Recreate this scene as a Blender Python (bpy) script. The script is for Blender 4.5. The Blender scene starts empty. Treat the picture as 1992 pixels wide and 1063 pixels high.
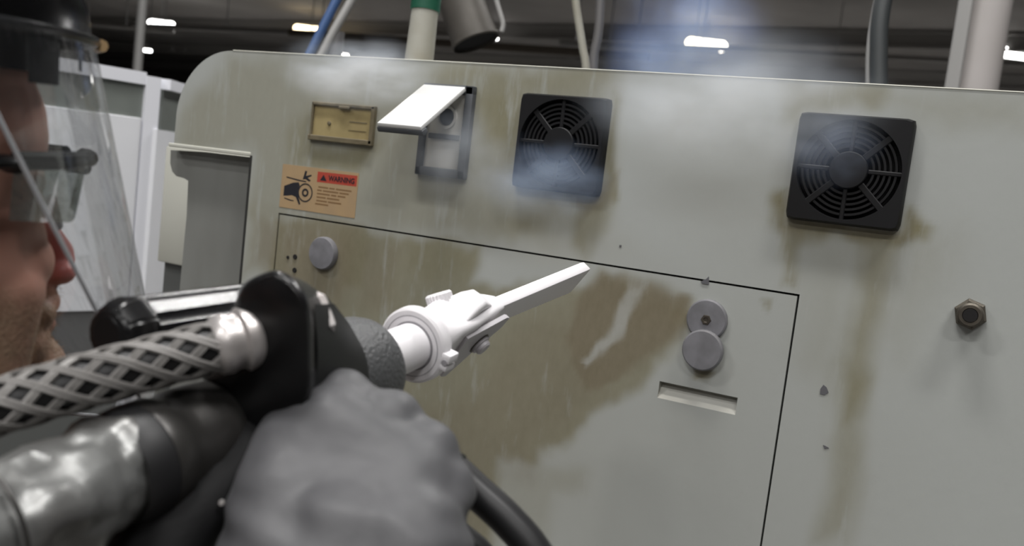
import bpy, bmesh, math, random, time
_T0 = time.time()
import numpy as np
from mathutils import Vector, Matrix, noise as mnoise
random.seed(4)
SC = bpy.context.scene
COL = SC.collection

# ------------------------------------------------------------------ camera
CF, CP, CR, CY = 1770.0, math.radians(5.74), math.radians(6.75), math.radians(27)
CAM = Vector((0, 0, 1.6))
_r0 = Vector((math.cos(CY), math.sin(CY), 0)); _fh = Vector((-math.sin(CY), math.cos(CY), 0)); _z = Vector((0, 0, 1))
F = _fh*math.cos(CP) - _z*math.sin(CP); _u0 = _fh*math.sin(CP) + _z*math.cos(CP)
R = _r0*math.cos(CR) + _u0*math.sin(CR); U = -_r0*math.sin(CR) + _u0*math.cos(CR)
cam_data = bpy.data.cameras.new('camera'); cam = bpy.data.objects.new('camera', cam_data); COL.objects.link(cam)
cam.matrix_world = Matrix(((R.x, U.x, -F.x, CAM.x), (R.y, U.y, -F.y, CAM.y), (R.z, U.z, -F.z, CAM.z), (0, 0, 0, 1)))
cam_data.sensor_width = 36; cam_data.lens = 36*CF/1992; cam_data.clip_start = 0.02; cam_data.clip_end = 300
cam_data.dof.use_dof = True; cam_data.dof.focus_distance = 1.0; cam_data.dof.aperture_fstop = 6.5
SC.camera = cam
# ------------------------------------------------------------------ world, lights, exposure
SC.view_settings.view_transform = 'Standard'; SC.view_settings.look = 'None'
SC.view_settings.gamma = 1; SC.view_settings.exposure = 0.0; SC.view_settings.use_curve_mapping = False
SC.cycles.volume_bounces = 3
world = bpy.data.worlds.new('hall_air'); SC.world = world; world.use_nodes = True
world.node_tree.nodes['Background'].inputs[0].default_value = (.6, .62, .65, 1)
world.node_tree.nodes['Background'].inputs[1].default_value = 0.05

def area(name, loc, sx, sy, power, col=(1, .985, .97)):
    l = bpy.data.lights.new(name, 'AREA'); l.shape = 'RECTANGLE'; l.size = sx; l.size_y = sy; l.energy = power; l.color = col
    o = bpy.data.objects.new(name, l); o.location = loc; COL.objects.link(o); return o
LAMP_Z = 6.35
NEAR_LAMPS = [(-1.2, 0.2, 150), (1.7, 0.0, 130), (-.7, 5.4, 260), (-5.0, 4.6, 190), (-4.0, -2.2, 110), (-.6, -4.2, 130), (3.2, -3.6, 110), (-2.2, -7.6, 110), (2.6, -7.8, 110)]  # beyond the overhead pair, unseen lamps added for fill and highlights
for q in NEAR_LAMPS: area('high_bay_or_fill_light', (q[0], q[1], LAMP_Z-.12), 1.5, .35, q[2])

# ------------------------------------------------------------------ helpers: geometry of the view
def ray(px, py): return F + R*((px-996)/CF) - U*((py-531.5)/CF)
def at(px, py, d): return CAM + ray(px, py)*d                # a point d metres in front of the camera
PY = 1.2                                                     # the machine's front is the plane y = PY
def wall(px, py, y=PY):
    d = ray(px, py); p = CAM + d*((y-CAM.y)/d.y); return p.x, p.z
def wl(px, py, out=0.0):
    x, z = wall(px, py, PY-out); return Vector((x, PY-out, z))
def camdir(r, u, f): return (R*r + U*u + F*f).normalized()

# ------------------------------------------------------------------ helpers: objects
def tag(o, label=None, cat=None, group=None, kind=None):
    if label: o['label'] = label
    if cat: o['category'] = cat
    if group: o['group'] = group
    if kind: o['kind'] = kind
    return o
def link(name, me, m=None, parent=None, smooth=False):
    o = bpy.data.objects.new(name, me); COL.objects.link(o)
    if m: 
        for mm in (m if isinstance(m, (list, tuple)) else [m]): me.materials.append(mm)
    if parent:
        o.parent = parent
        if parent.parent is None and parent.type == 'EMPTY': o.matrix_parent_inverse = Matrix.Translation(-parent.location)
    if smooth:
        for p in me.polygons: p.use_smooth = True
    return o
def thing(name, loc, label, cat, group=None):
    o = bpy.data.objects.new(name, None); COL.objects.link(o); o.location = loc; o.empty_display_size = .05
    return tag(o, label, cat, group)
def build(name, bm, m, parent=None, smooth=True, angle=35):
    bmesh.ops.recalc_face_normals(bm, faces=bm.faces)
    me = bpy.data.meshes.new(name); bm.to_mesh(me); bm.free()
    o = link(name, me, m, parent, smooth)
    if smooth:
        try: me.set_sharp_from_angle(angle=math.radians(angle))
        except Exception: pass
    return o
def bm_new(): return bmesh.new()
def add_box(bm, lo, hi, bev=0.0, seg=2, mat=None):
    lo, hi = Vector(lo), Vector(hi); c = (lo+hi)/2; s = hi-lo
    r = bmesh.ops.create_cube(bm, size=1.0)
    vs = r['verts']
    for v in vs: v.co = Vector((v.co.x*s.x, v.co.y*s.y, v.co.z*s.z)) + c
    if bev > 0:
        es = list({e for v in vs for e in v.link_edges})
        rr = bmesh.ops.bevel(bm, geom=es, offset=bev, segments=seg, affect='EDGES', profile=.5)
        vs = list({v for f in rr['faces'] for v in f.verts} | {v for v in vs if v.is_valid})
    if mat:
        for v in vs: v.co = mat @ v.co
    return vs
def frame_of(a, up=Vector((0, 0, 1))):
    a = a.normalized(); x = up.cross(a)
    if x.length < 1e-4: x = Vector((1, 0, 0)).cross(a)
    x.normalize(); return x, a.cross(x).normalized(), a
def add_lathe(bm, p0, axis, prof, n=40, cap0=True, cap1=True, up=Vector((0, 0, 1)), arc=None):
    """prof: list of (distance along axis, radius)"""
    x, y, a = frame_of(axis, up); rings = []
    A0, A1 = arc if arc else (0, 2*math.pi)
    nn = n if not arc else n+1
    for s, r in prof:
        rings.append([bm.verts.new(p0 + a*s + (x*math.cos(A0+(A1-A0)*i/n) + y*math.sin(A0+(A1-A0)*i/n))*max(r, 1e-5)) for i in range(nn)])
    for k in range(len(rings)-1):
        for i in range(n):
            j = (i+1) % nn if not arc else i+1
            bm.faces.new((rings[k][i], rings[k][j], rings[k+1][j], rings[k+1][i]))
    if cap0: bm.faces.new(rings[0][::-1])
    if cap1: bm.faces.new(rings[-1])
    return rings
def smooth_path(pts, n=8):
    out = []; P = [Vector(p) for p in pts]; P = [P[0]*2-P[1]] + P + [P[-1]*2-P[-2]]
    for i in range(1, len(P)-2):
        for k in range(n):
            t = k/n; a, b, c, d = P[i-1], P[i], P[i+1], P[i+2]
            out.append(.5*((2*b) + (c-a)*t + (2*a-5*b+4*c-d)*t*t + (3*b-a-3*c+d)*t**3))
    out.append(P[-2]); return out
def path_frames(path):
    T = [(path[min(i+1, len(path)-1)] - path[max(i-1, 0)]).normalized() for i in range(len(path))]
    x, y, _ = frame_of(T[0]); fr = []
    for t in T:
        x = (x - t*x.dot(t)).normalized(); fr.append((x, t.cross(x), t))
    return fr
def add_tube(bm, path, rad, n=16, cap=True, flat=1.0):
    fr = path_frames(path); rings = []
    for i, p in enumerate(path):
        r = rad(i/(len(path)-1)) if callable(rad) else rad
        x, y, _ = fr[i]
        rings.append([bm.verts.new(p + x*r*math.cos(2*math.pi*k/n) + y*r*flat*math.sin(2*math.pi*k/n)) for k in range(n)])
    for k in range(len(rings)-1):
        for i in range(n):
            j = (i+1) % n; bm.faces.new((rings[k][i], rings[k][j], rings[k+1][j], rings[k+1][i]))
    if cap: bm.faces.new(rings[0][::-1]); bm.faces.new(rings[-1])
def add_loft(bm, loops, cap0=True, cap1=True):
    rings = [[bm.verts.new(p) for p in L] for L in loops]; n = len(rings[0])
    for k in range(len(rings)-1):
        for i in range(n):
            j = (i+1) % n; bm.faces.new((rings[k][i], rings[k][j], rings[k+1][j], rings[k+1][i]))
    if cap0: bm.faces.new(rings[0][::-1])
    if cap1: bm.faces.new(rings[-1])
    return rings
def add_prism(bm, pts, off):
    """flat polygon pts (Vectors) extruded by vector off"""
    a = [bm.verts.new(p) for p in pts]; b = [bm.verts.new(p+off) for p in pts]; n = len(pts)
    bm.faces.new(a[::-1]); bm.faces.new(b)
    for i in range(n): bm.faces.new((a[i], a[(i+1) % n], b[(i+1) % n], b[i]))
_BALL = {}
def add_ball(bm, c, r, m3=None, seg=20):
    if seg not in _BALL:
        t = bmesh.new(); bmesh.ops.create_uvsphere(t, u_segments=seg, v_segments=max(8, seg//2), radius=1); t.verts.index_update()
        _BALL[seg] = ([v.co.copy() for v in t.verts], [[v.index for v in f.verts] for f in t.faces]); t.free()
    r = r if isinstance(r, (tuple, list)) else (r, r, r); c = Vector(c); vs = []
    for k in _BALL[seg][0]:
        q = Vector((k.x*r[0], k.y*r[1], k.z*r[2])); vs.append(bm.verts.new(c + (m3 @ q if m3 else q)))
    for f in _BALL[seg][1]: bm.faces.new([vs[i] for i in f])
def add_capsule(bm, p, q, r0, r1, seg=18):
    p, q = Vector(p), Vector(q); n = max(2, int((q-p).length/(min(r0, r1)*.45))+1)
    for i in range(n+1):
        t = i/n; add_ball(bm, p.lerp(q, t), r0+(r1-r0)*t, seg=seg)
def remeshed(name, bm, voxel, smooth_it, m, parent=None, fn=None):
    """union of overlapping blobs -> one continuous smooth skin"""
    me = bpy.data.meshes.new(name+'_raw'); bm.to_mesh(me); bm.free()
    o = bpy.data.objects.new(name+'_raw', me); COL.objects.link(o)
    md = o.modifiers.new('r', 'REMESH'); md.mode = 'VOXEL'; md.voxel_size = voxel
    ms = o.modifiers.new('s', 'SMOOTH'); ms.factor = .5; ms.iterations = smooth_it
    dg = bpy.context.evaluated_depsgraph_get(); dg.update()
    out = bpy.data.meshes.new_from_object(o.evaluated_get(dg)); bpy.data.objects.remove(o); bpy.data.meshes.remove(me)
    out.name = name
    if fn:
        n = len(out.vertices)
        nor = [v.normal.copy() for v in out.vertices]
        for v, nn in zip(out.vertices, nor): v.co = fn(v.co, nn)
    out.materials.clear()
    return link(name, out, m, parent, True)

# ------------------------------------------------------------------ helpers: materials
def mat(name, col, rough=.5, metal=0.0, noise=None, bump=None, spec=.5, coat=0.0, detail_rough=0.0):
    """noise=(scale, colour2, amount[, (sx,sy,sz)])  bump=(scale, strength, distance)"""
    m = bpy.data.materials.new(name); m.use_nodes = True; nt = m.node_tree; b = nt.nodes['Principled BSDF']
    b.inputs['Base Color'].default_value = (*col, 1); b.inputs['Roughness'].default_value = rough; b.inputs['Metallic'].default_value = metal
    b.inputs['Specular IOR Level'].default_value = spec; b.inputs['Coat Weight'].default_value = coat
    tc = nt.nodes.new('ShaderNodeTexCoord')
    if noise:
        n = nt.nodes.new('ShaderNodeTexNoise'); n.inputs['Scale'].default_value = noise[0]; n.inputs['Detail'].default_value = 6
        mp = nt.nodes.new('ShaderNodeMapping'); nt.links.new(tc.outputs['Object'], mp.inputs[0]); nt.links.new(mp.outputs[0], n.inputs['Vector'])
        if len(noise) > 3: mp.inputs['Scale'].default_value = noise[3]
        rp = nt.nodes.new('ShaderNodeValToRGB'); rp.color_ramp.elements[0].position = .35; rp.color_ramp.elements[1].position = .68
        rp.color_ramp.elements[0].color = (*col, 1)
        rp.color_ramp.elements[1].color = (*[a+(c-a)*noise[2] for a, c in zip(col, noise[1])], 1)
        nt.links.new(n.outputs['Fac'], rp.inputs[0]); nt.links.new(rp.outputs[0], b.inputs['Base Color'])
        if detail_rough:
            mr = nt.nodes.new('ShaderNodeMapRange'); mr.inputs[3].default_value = rough-detail_rough; mr.inputs[4].default_value = rough+detail_rough
            nt.links.new(n.outputs['Fac'], mr.inputs[0]); nt.links.new(mr.outputs[0], b.inputs['Roughness'])
    if bump:
        n2 = nt.nodes.new('ShaderNodeTexNoise'); n2.inputs['Scale'].default_value = bump[0]; n2.inputs['Detail'].default_value = 4
        nt.links.new(tc.outputs['Object'], n2.inputs['Vector'])
        bp = nt.nodes.new('ShaderNodeBump'); bp.inputs['Strength'].default_value = bump[1]; bp.inputs['Distance'].default_value = bump[2]
        nt.links.new(n2.outputs['Fac'], bp.inputs['Height']); nt.links.new(bp.outputs[0], b.inputs['Normal'])
    return m
def emit(name, col, s):
    m = bpy.data.materials.new(name); m.use_nodes = True; b = m.node_tree.nodes['Principled BSDF']
    b.inputs['Base Color'].default_value = (*col, 1); b.inputs['Emission Color'].default_value = (*col, 1); b.inputs['Emission Strength'].default_value = s
    return m

def paint_mat():
    """machine paint with the oily dirt masks stored on the panel (attribute 'dirt': R olive film, G brown grime, B light scuffs)"""
    m = bpy.data.materials.new('machine_paint'); m.use_nodes = True; nt = m.node_tree; b = nt.nodes['Principled BSDF']
    N = nt.nodes.new; L = nt.links.new
    at_ = N('ShaderNodeAttribute'); at_.attribute_name = 'dirt'; sep = N('ShaderNodeSeparateColor'); L(at_.outputs['Color'], sep.inputs[0])
    tc = N('ShaderNodeTexCoord')
    def nz(scale, sc, det=6, rough=.6):
        mp = N('ShaderNodeMapping'); mp.inputs['Scale'].default_value = sc; L(tc.outputs['Object'], mp.inputs[0])
        n = N('ShaderNodeTexNoise'); n.inputs['Scale'].default_value = scale; n.inputs['Detail'].default_value = det; n.inputs['Roughness'].default_value = rough
        L(mp.outputs[0], n.inputs['Vector']); return n.outputs['Fac']
    def math_(op, a, c, clamp=False):
        n = N('ShaderNodeMath'); n.operation = op; n.use_clamp = clamp
        for i, v in enumerate((a, c)):
            if isinstance(v, (int, float)): n.inputs[i].default_value = v
            else: L(v, n.inputs[i])
        return n.outputs[0]
    def mix(f, a, c):
        n = N('ShaderNodeMix'); n.data_type = 'RGBA'; L(f, n.inputs[0])
        for i, v in ((6, a), (7, c)):
            if isinstance(v, tuple): n.inputs[i].default_value = (*v, 1)
            else: L(v, n.inputs[i])
        return n.outputs[2]
    streak = nz(52, (1, 1, .14)); blot = nz(15, (1, 1, .6)); fine = nz(90, (1, 1, .5)); big = nz(3, (1, 1, .6))
    base = mix(math_('MULTIPLY', math_('SUBTRACT', big, .35, True), 1.2, True), (.43, .447, .428), (.385, .398, .376))
    # olive film: the mask thinned by streak noise
    t1 = math_('ADD', math_('MULTIPLY', streak, 1.15), math_('MULTIPLY', blot, .62))
    o = math_('MULTIPLY', sep.outputs[0], math_('MULTIPLY', math_('SUBTRACT', t1, .46), 3.0, True), True)
    c1 = mix(o, base, mix(fine, (.185, .170, .095), (.27, .25, .165)))
    t2 = math_('ADD', math_('MULTIPLY', streak, .6), math_('MULTIPLY', blot, 1.1))
    g = math_('MULTIPLY', sep.outputs[1], math_('MULTIPLY', math_('SUBTRACT', t2, .36), 2.2, True), True)
    c2 = mix(g, c1, mix(fine, (.165, .135, .085), (.235, .20, .14)))
    s = math_('MULTIPLY', sep.outputs[2], math_('MULTIPLY', math_('SUBTRACT', math_('ADD', blot, fine), .55), 2.2, True), True)
    c3 = mix(s, c2, (.40, .40, .37))
    L(c3, b.inputs['Base Color'])
    b.inputs['Roughness'].default_value = .42; b.inputs['Specular IOR Level'].default_value = .35
    bp = N('ShaderNodeBump'); bp.inputs['Strength'].default_value = .12; bp.inputs['Distance'].default_value = .002
    L(fine, bp.inputs['Height']); L(bp.outputs[0], b.inputs['Normal'])
    return m

M = dict(
    paint=paint_mat(),
    body=mat('machine_body_paint', (.47, .475, .45), .5, noise=(4, (.38, .37, .31), .7)),
    seam=mat('seam_shadow_gap', (.02, .02, .018), .8),
    steel=mat('brushed_grey_plate', (.25, .255, .24), .5, .15, noise=(9, (.19, .19, .175), .8, (1, 1, .3))),
    cream=mat('cream_cover', (.55, .55, .49), .55, noise=(5, (.48, .47, .4), .6)),
    dkplate=mat('dark_grey_plate', (.12, .125, .12), .5),
    black_plastic=mat('black_vent_plastic', (.0085, .0085, .0095), .5, spec=.3, bump=(300, .05, .001)),
    vent_dark=mat('vent_cavity', (.006, .006, .007), .9),
    knob=mat('grey_plastic_plug', (.22, .22, .24), .55, noise=(40, (.14, .14, .15), .8)),
    bolt=mat('aged_steel', (.14, .125, .10), .5, .6, noise=(60, (.07, .06, .05), .9)),
    hole=mat('dark_hole', (.01, .009, .009), .9),
    chip=mat('bare_paint_chip', (.12, .12, .13), .6),
    lab=mat('orange_label_vinyl', (.43, .30, .165), .45, noise=(30, (.36, .26, .16), .6)),
    red=mat('red_label_print', (.42, .065, .042), .45),
    ink=mat('black_label_ink', (.018, .018, .024), .5),
    ink2=mat('brown_faded_ink', (.22, .13, .06), .5),
    meter=mat('yellowed_meter_face', (.42, .34, .17), .4, noise=(25, (.30, .24, .12), .8)),
    meter_frame=mat('grimy_meter_frame', (.20, .17, .11), .5, noise=(40, (.10, .085, .05), .9)),
    box_frame=mat('blue_grey_socket_frame', (.075, .08, .088), .5),
    box_in=mat('grey_socket_plate', (.55, .54, .50), .5, noise=(20, (.42, .41, .38), .7)),
    flap=mat('pale_flap_plastic', (.80, .80, .79), .35),
    black=mat('black_moulded_plastic', (.006, .006, .0065), .27, spec=.35, bump=(90, .06, .001)),
    blackgrip=mat('black_stippled_rubber', (.010, .010, .011), .26, bump=(420, .22, .0012)),
    hgrip=mat('matt_black_grip', (.005, .005, .0055), .6, spec=.2, bump=(200, .2, .001)),
    black_lit=mat('black_plastic_lit_tone', (.036, .038, .037), .42, bump=(120, .06, .001)),  # lighter copy of the black plastic, colours in the lit flank
    collar=mat('stippled_charcoal_collar', (.07, .072, .074), .42, bump=(380, .7, .002)),
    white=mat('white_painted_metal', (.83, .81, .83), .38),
    white_shade=mat('white_metal_in_shade', (.50, .48, .50), .4),  # the white metal again, darker, its shade put into the colour
    wline=mat('grey_groove', (.32, .31, .33), .6),
    chrome=mat('chrome', (.7, .7, .7), .15, 1.0),
    zinc=mat('zinc_fitting', (.66, .63, .62), .36, .6, noise=(30, (.42, .38, .36), .7), bump=(60, .12, .002)),
    wire=mat('grey_braided_wire', (.25, .24, .23), .5, .2, noise=(120, (.22, .21, .2), .8)),
    rubber=mat('black_rubber', (.012, .012, .013), .5),
    rubber2=mat('black_cable_rubber', (.012, .012, .013), .42),
    duct=mat('silver_tape_wrap', (.27, .275, .27), .36, .45, noise=(16, (.10, .095, .09), .9), bump=(26, .3, .006)),
    nut=mat('dark_worn_metal', (.06, .058, .055), .38, .5, noise=(35, (.05, .047, .045), .9), bump=(50, .2, .002)),
    glove=mat('grey_coated_glove', (.080, .080, .085), .55, noise=(18, (.055, .055, .059), .8), bump=(160, .12, .0015)),
    sleeve=mat('brown_grey_sleeve', (.13, .10, .085), .85, noise=(30, (.08, .065, .055), .8), bump=(140, .3, .002)),
    hat=mat('black_headgear', (.010, .010, .011), .22),
    hatg=mat('grey_headgear_edge', (.30, .30, .33), .35),
    tan=mat('tan_warm_glint', (.55, .38, .2), .4),  # colour of a warm reflection
    lens_frame=mat('black_spectacle_frame', (.006, .006, .007), .35, spec=.3),
    pad=mat('grey_nose_pad', (.35, .36, .38), .4),
    wbox=mat('white_enclosure_paint', (.80, .81, .84), .5, noise=(3, (.72, .73, .76), .7)),
    wframe=mat('white_post_paint', (.82, .83, .88), .4),
    wglass=mat('grey_green_window', (.22, .24, .22), .35, noise=(4, (.14, .15, .14), .8)),
    wbase=mat('grey_base', (.10, .10, .10), .6),
    floor=mat('concrete_floor', (.13, .127, .12), .6, noise=(1.2, (.10, .097, .094), .8)),
    ceil=mat('dark_roof_deck', (.30, .285, .275), .8, noise=(.4, (.22, .21, .20), .9)),
    wallm=mat('dark_hall_wall', (.22, .20, .19), .8, noise=(.3, (.14, .13, .12), .9)),
    beam=mat('roof_steel', (.26, .25, .24), .7),
    beam2=mat('brown_duct_steel', (.11, .09, .07), .6),
    conduit=mat('grey_conduit', (.38, .375, .365), .5, .1),
    dkconduit=mat('dark_flexible_conduit', (.045, .05, .052), .5),
    dkconduit2=mat('murky_tube', (.12, .115, .115), .5),
    bluec=mat('blue_air_hose', (.06, .12, .28), .4),
    green=mat('green_pipe_sleeve', (.012, .085, .05), .45),
    pipe=mat('pale_grey_pipe', (.36, .355, .32), .5, noise=(8, (.24, .22, .16), .8)),
    column=mat('pale_column_paint', (.56, .525, .515), .55, noise=(3, (.47, .44, .42), .7)),
    galv=mat('galvanised_duct', (.12, .11, .097), .5, .3, noise=(7, (.07, .064, .055), .8)),
    lamp=emit('lamp_diffuser', (1, .99, .97), 9), lampw=emit('warm_lamp_diffuser', (1, .80, .50), 7),
    lamph=mat('lamp_housing', (.3, .3, .3), .5),
)
def skin_mat():
    m = bpy.data.materials.new('skin'); m.use_nodes = True; nt = m.node_tree; b = nt.nodes['Principled BSDF']; N = nt.nodes.new; L = nt.links.new
    a = N('ShaderNodeAttribute'); a.attribute_name = 'tone'; sp = N('ShaderNodeSeparateColor'); L(a.outputs['Color'], sp.inputs[0])
    tc = N('ShaderNodeTexCoord'); n = N('ShaderNodeTexNoise'); n.inputs['Scale'].default_value = 420; n.inputs['Detail'].default_value = 3; L(tc.outputs['Object'], n.inputs['Vector'])
    n2 = N('ShaderNodeTexNoise'); n2.inputs['Scale'].default_value = 45; L(tc.outputs['Object'], n2.inputs['Vector'])
    def mix(f, x, y):
        k = N('ShaderNodeMix'); k.data_type = 'RGBA'; L(f, k.inputs[0])
        for i, v in ((6, x), (7, y)):
            if isinstance(v, tuple): k.inputs[i].default_value = (*v, 1)
            else: L(v, k.inputs[i])
        return k.outputs[2]
    def mul(x, y):
        k = N('ShaderNodeMath'); k.operation = 'MULTIPLY'; k.use_clamp = True; L(x, k.inputs[0])
        if isinstance(y, float): k.inputs[1].default_value = y
        else: L(y, k.inputs[1])
        return k.outputs[0]
    base = mix(n2.outputs['Fac'], (.66, .36, .28), (.56, .285, .215))
    red = mix(sp.outputs[0], base, (.62, .21, .19))
    hair = mix(n.outputs['Fac'], (.20, .12, .08), (.55, .38, .26))
    st = mul(sp.outputs[1], mul(n2.outputs['Fac'], 1.5))
    L(mix(st, red, hair), b.inputs['Base Color']); b.inputs['Roughness'].default_value = .45
    bp = N('ShaderNodeBump'); bp.inputs['Distance'].default_value = .0015; L(mul(n.outputs['Fac'], sp.outputs[1]), bp.inputs['Height']); bp.inputs['Strength'].default_value = .7
    L(bp.outputs[0], b.inputs['Normal'])
    b.inputs['Subsurface Weight'].default_value = .12; b.inputs['Subsurface Radius'].default_value = (.01, .004, .003)
    return m
M['skin'] = skin_mat()
def clear_mat(name, tint, haze, hazecol, gloss_rough=.03, base_r=.08):
    m = bpy.data.materials.new(name); m.use_nodes = True; nt = m.node_tree; nt.nodes.clear(); N = nt.nodes.new; L = nt.links.new
    out = N('ShaderNodeOutputMaterial'); tr = N('ShaderNodeBsdfTransparent'); tr.inputs[0].default_value = (*tint, 1)
    df = N('ShaderNodeBsdfDiffuse'); df.inputs[0].default_value = (*hazecol, 1)
    tl = N('ShaderNodeBsdfTranslucent'); tl.inputs[0].default_value = (*hazecol, 1)
    ad = N('ShaderNodeMixShader'); ad.inputs[0].default_value = .5; L(df.outputs[0], ad.inputs[1]); L(tl.outputs[0], ad.inputs[2])
    gl = N('ShaderNodeBsdfGlossy'); gl.inputs['Roughness'].default_value = gloss_rough
    m1 = N('ShaderNodeMixShader'); m1.inputs[0].default_value = haze; L(tr.outputs[0], m1.inputs[1]); L(ad.outputs[0], m1.inputs[2])
    lw = N('ShaderNodeLayerWeight'); lw.inputs[0].default_value = .25
    mr = N('ShaderNodeMapRange'); mr.inputs[3].default_value = base_r; mr.inputs[4].default_value = .58; L(lw.outputs['Fresnel'], mr.inputs[0])
    m2 = N('ShaderNodeMixShader'); L(mr.outputs[0], m2.inputs[0]); L(m1.outputs[0], m2.inputs[1]); L(gl.outputs[0], m2.inputs[2])
    L(m2.outputs[0], out.inputs[0]); return m
M['visor'] = clear_mat('clear_visor_plastic', (.96, .97, .975), .035, (.75, .78, .82), .035)
M['lens'] = clear_mat('smoked_lens', (.46, .51, .49), .02, (.5, .55, .52), .05)

# ================================================================== SETTING
def struct(name, bm, m, smooth=False):
    return tag(build(name, bm, m, None, smooth), kind='structure')
b = bm_new(); add_box(b, (-60, -12, -.2), (40, 62, 0)); struct('floor', b, M['floor'])
b = bm_new(); add_box(b, (-60, -12, 7.0), (40, 62, 7.2)); struct('ceiling', b, M['ceil'])
b = bm_new(); add_box(b, (-60, 62, 0), (40, 62.3, 7)); struct('wall_back', b, M['wallm'])
b = bm_new(); add_box(b, (-60.3, -12, 0), (-60, 62, 7)); struct('wall_left', b, M['wallm'])
b = bm_new(); add_box(b, (40, -12, 0), (40.3, 62, 7)); struct('wall_right', b, M['wallm'])
b = bm_new(); add_box(b, (-60, -12.3, 0), (40, -12, 7)); struct('wall_front', b, M['wallm'])

def beam(name, a, c, w, h, m):
    a, c = Vector(a), Vector(c); x, y, d = frame_of(c-a); bm = bm_new()
    L = (c-a).length; t = .15*h
    mt = Matrix((( x.x, y.x, d.x, a.x), (x.y, y.y, d.y, a.y), (x.z, y.z, d.z, a.z), (0, 0, 0, 1)))
    add_box(bm, (-w/2, h/2-t, 0), (w/2, h/2, L), mat=mt); add_box(bm, (-w/2, -h/2, 0), (w/2, -h/2+t, L), mat=mt)
    add_box(bm, (-w*.08, -h/2+t, 0), (w*.08, h/2-t, L), mat=mt)
    return struct(name, bm, m)
for i, y in enumerate((24, 31, 38, 46, 54)):
    beam('trim_%d' % (i+1), (-60, y, 6.72), (40, y-6, 6.72), .28, .5, M['beam'])

# ================================================================== THE MACHINE
TOPZ = 1.768
machine = thing('machine_cabinet', (-.3, PY+.3, 0), 'large dirty pale grey machine cabinet with rounded corner, black vents and oil streaks', 'machine')
XL = -1.21                                        # upper left corner radius ends here
X_NOTCH = wall(480, 400)[0]; Z_NOTCH = wall(400, 292)[1]
XFAR = wall(338, 285)[0]; XR = .75
DX0, DX1, DZ1 = wall(543, 430)[0], wall(1550, 582)[0], wall(1040, 496)[1]
DZ0 = .55
SEAM = .0028
def smoothstep(e0, e1, x):
    t = np.clip((x-e0)/(e1-e0), 0, 1); return t*t*(3-2*t)
def poly_mask(X, Z, pts, soft):
    P = np.array([wall(*p) for p in pts]); inside = np.zeros(X.shape, bool); D = np.full(X.shape, 9.0)
    for i in range(len(P)):
        (x0, z0), (x1, z1) = P[i], P[(i+1) % len(P)]
        with np.errstate(divide='ignore', invalid='ignore'):
            c = ((z0 > Z) != (z1 > Z)) & (X < (x1-x0)*(Z-z0)/(z1-z0+1e-12)+x0)
        inside ^= c
        t = np.clip(((X-x0)*(x1-x0)+(Z-z0)*(z1-z0))/((x1-x0)**2+(z1-z0)**2+1e-12), 0, 1)
        D = np.minimum(D, np.hypot(X-x0-t*(x1-x0), Z-z0-t*(z1-z0)))
    sd = np.where(inside, D, -D); return smoothstep(-soft, soft, sd)
_rng = np.random.RandomState(3)
def vnoise(X, Z, s, seed):
    rs = np.random.RandomState(seed); G = rs.rand(64, 64)
    u, v = X*s+100, Z*s+100; i, j = np.floor(u).astype(int), np.floor(v).astype(int); a, c = u-i, v-j
    a, c = a*a*(3-2*a), c*c*(3-2*c)
    g = lambda p, q: G[p % 64, q % 64]
    return g(i, j)*(1-a)*(1-c)+g(i+1, j)*a*(1-c)+g(i, j+1)*(1-a)*c+g(i+1, j+1)*a*c
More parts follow.
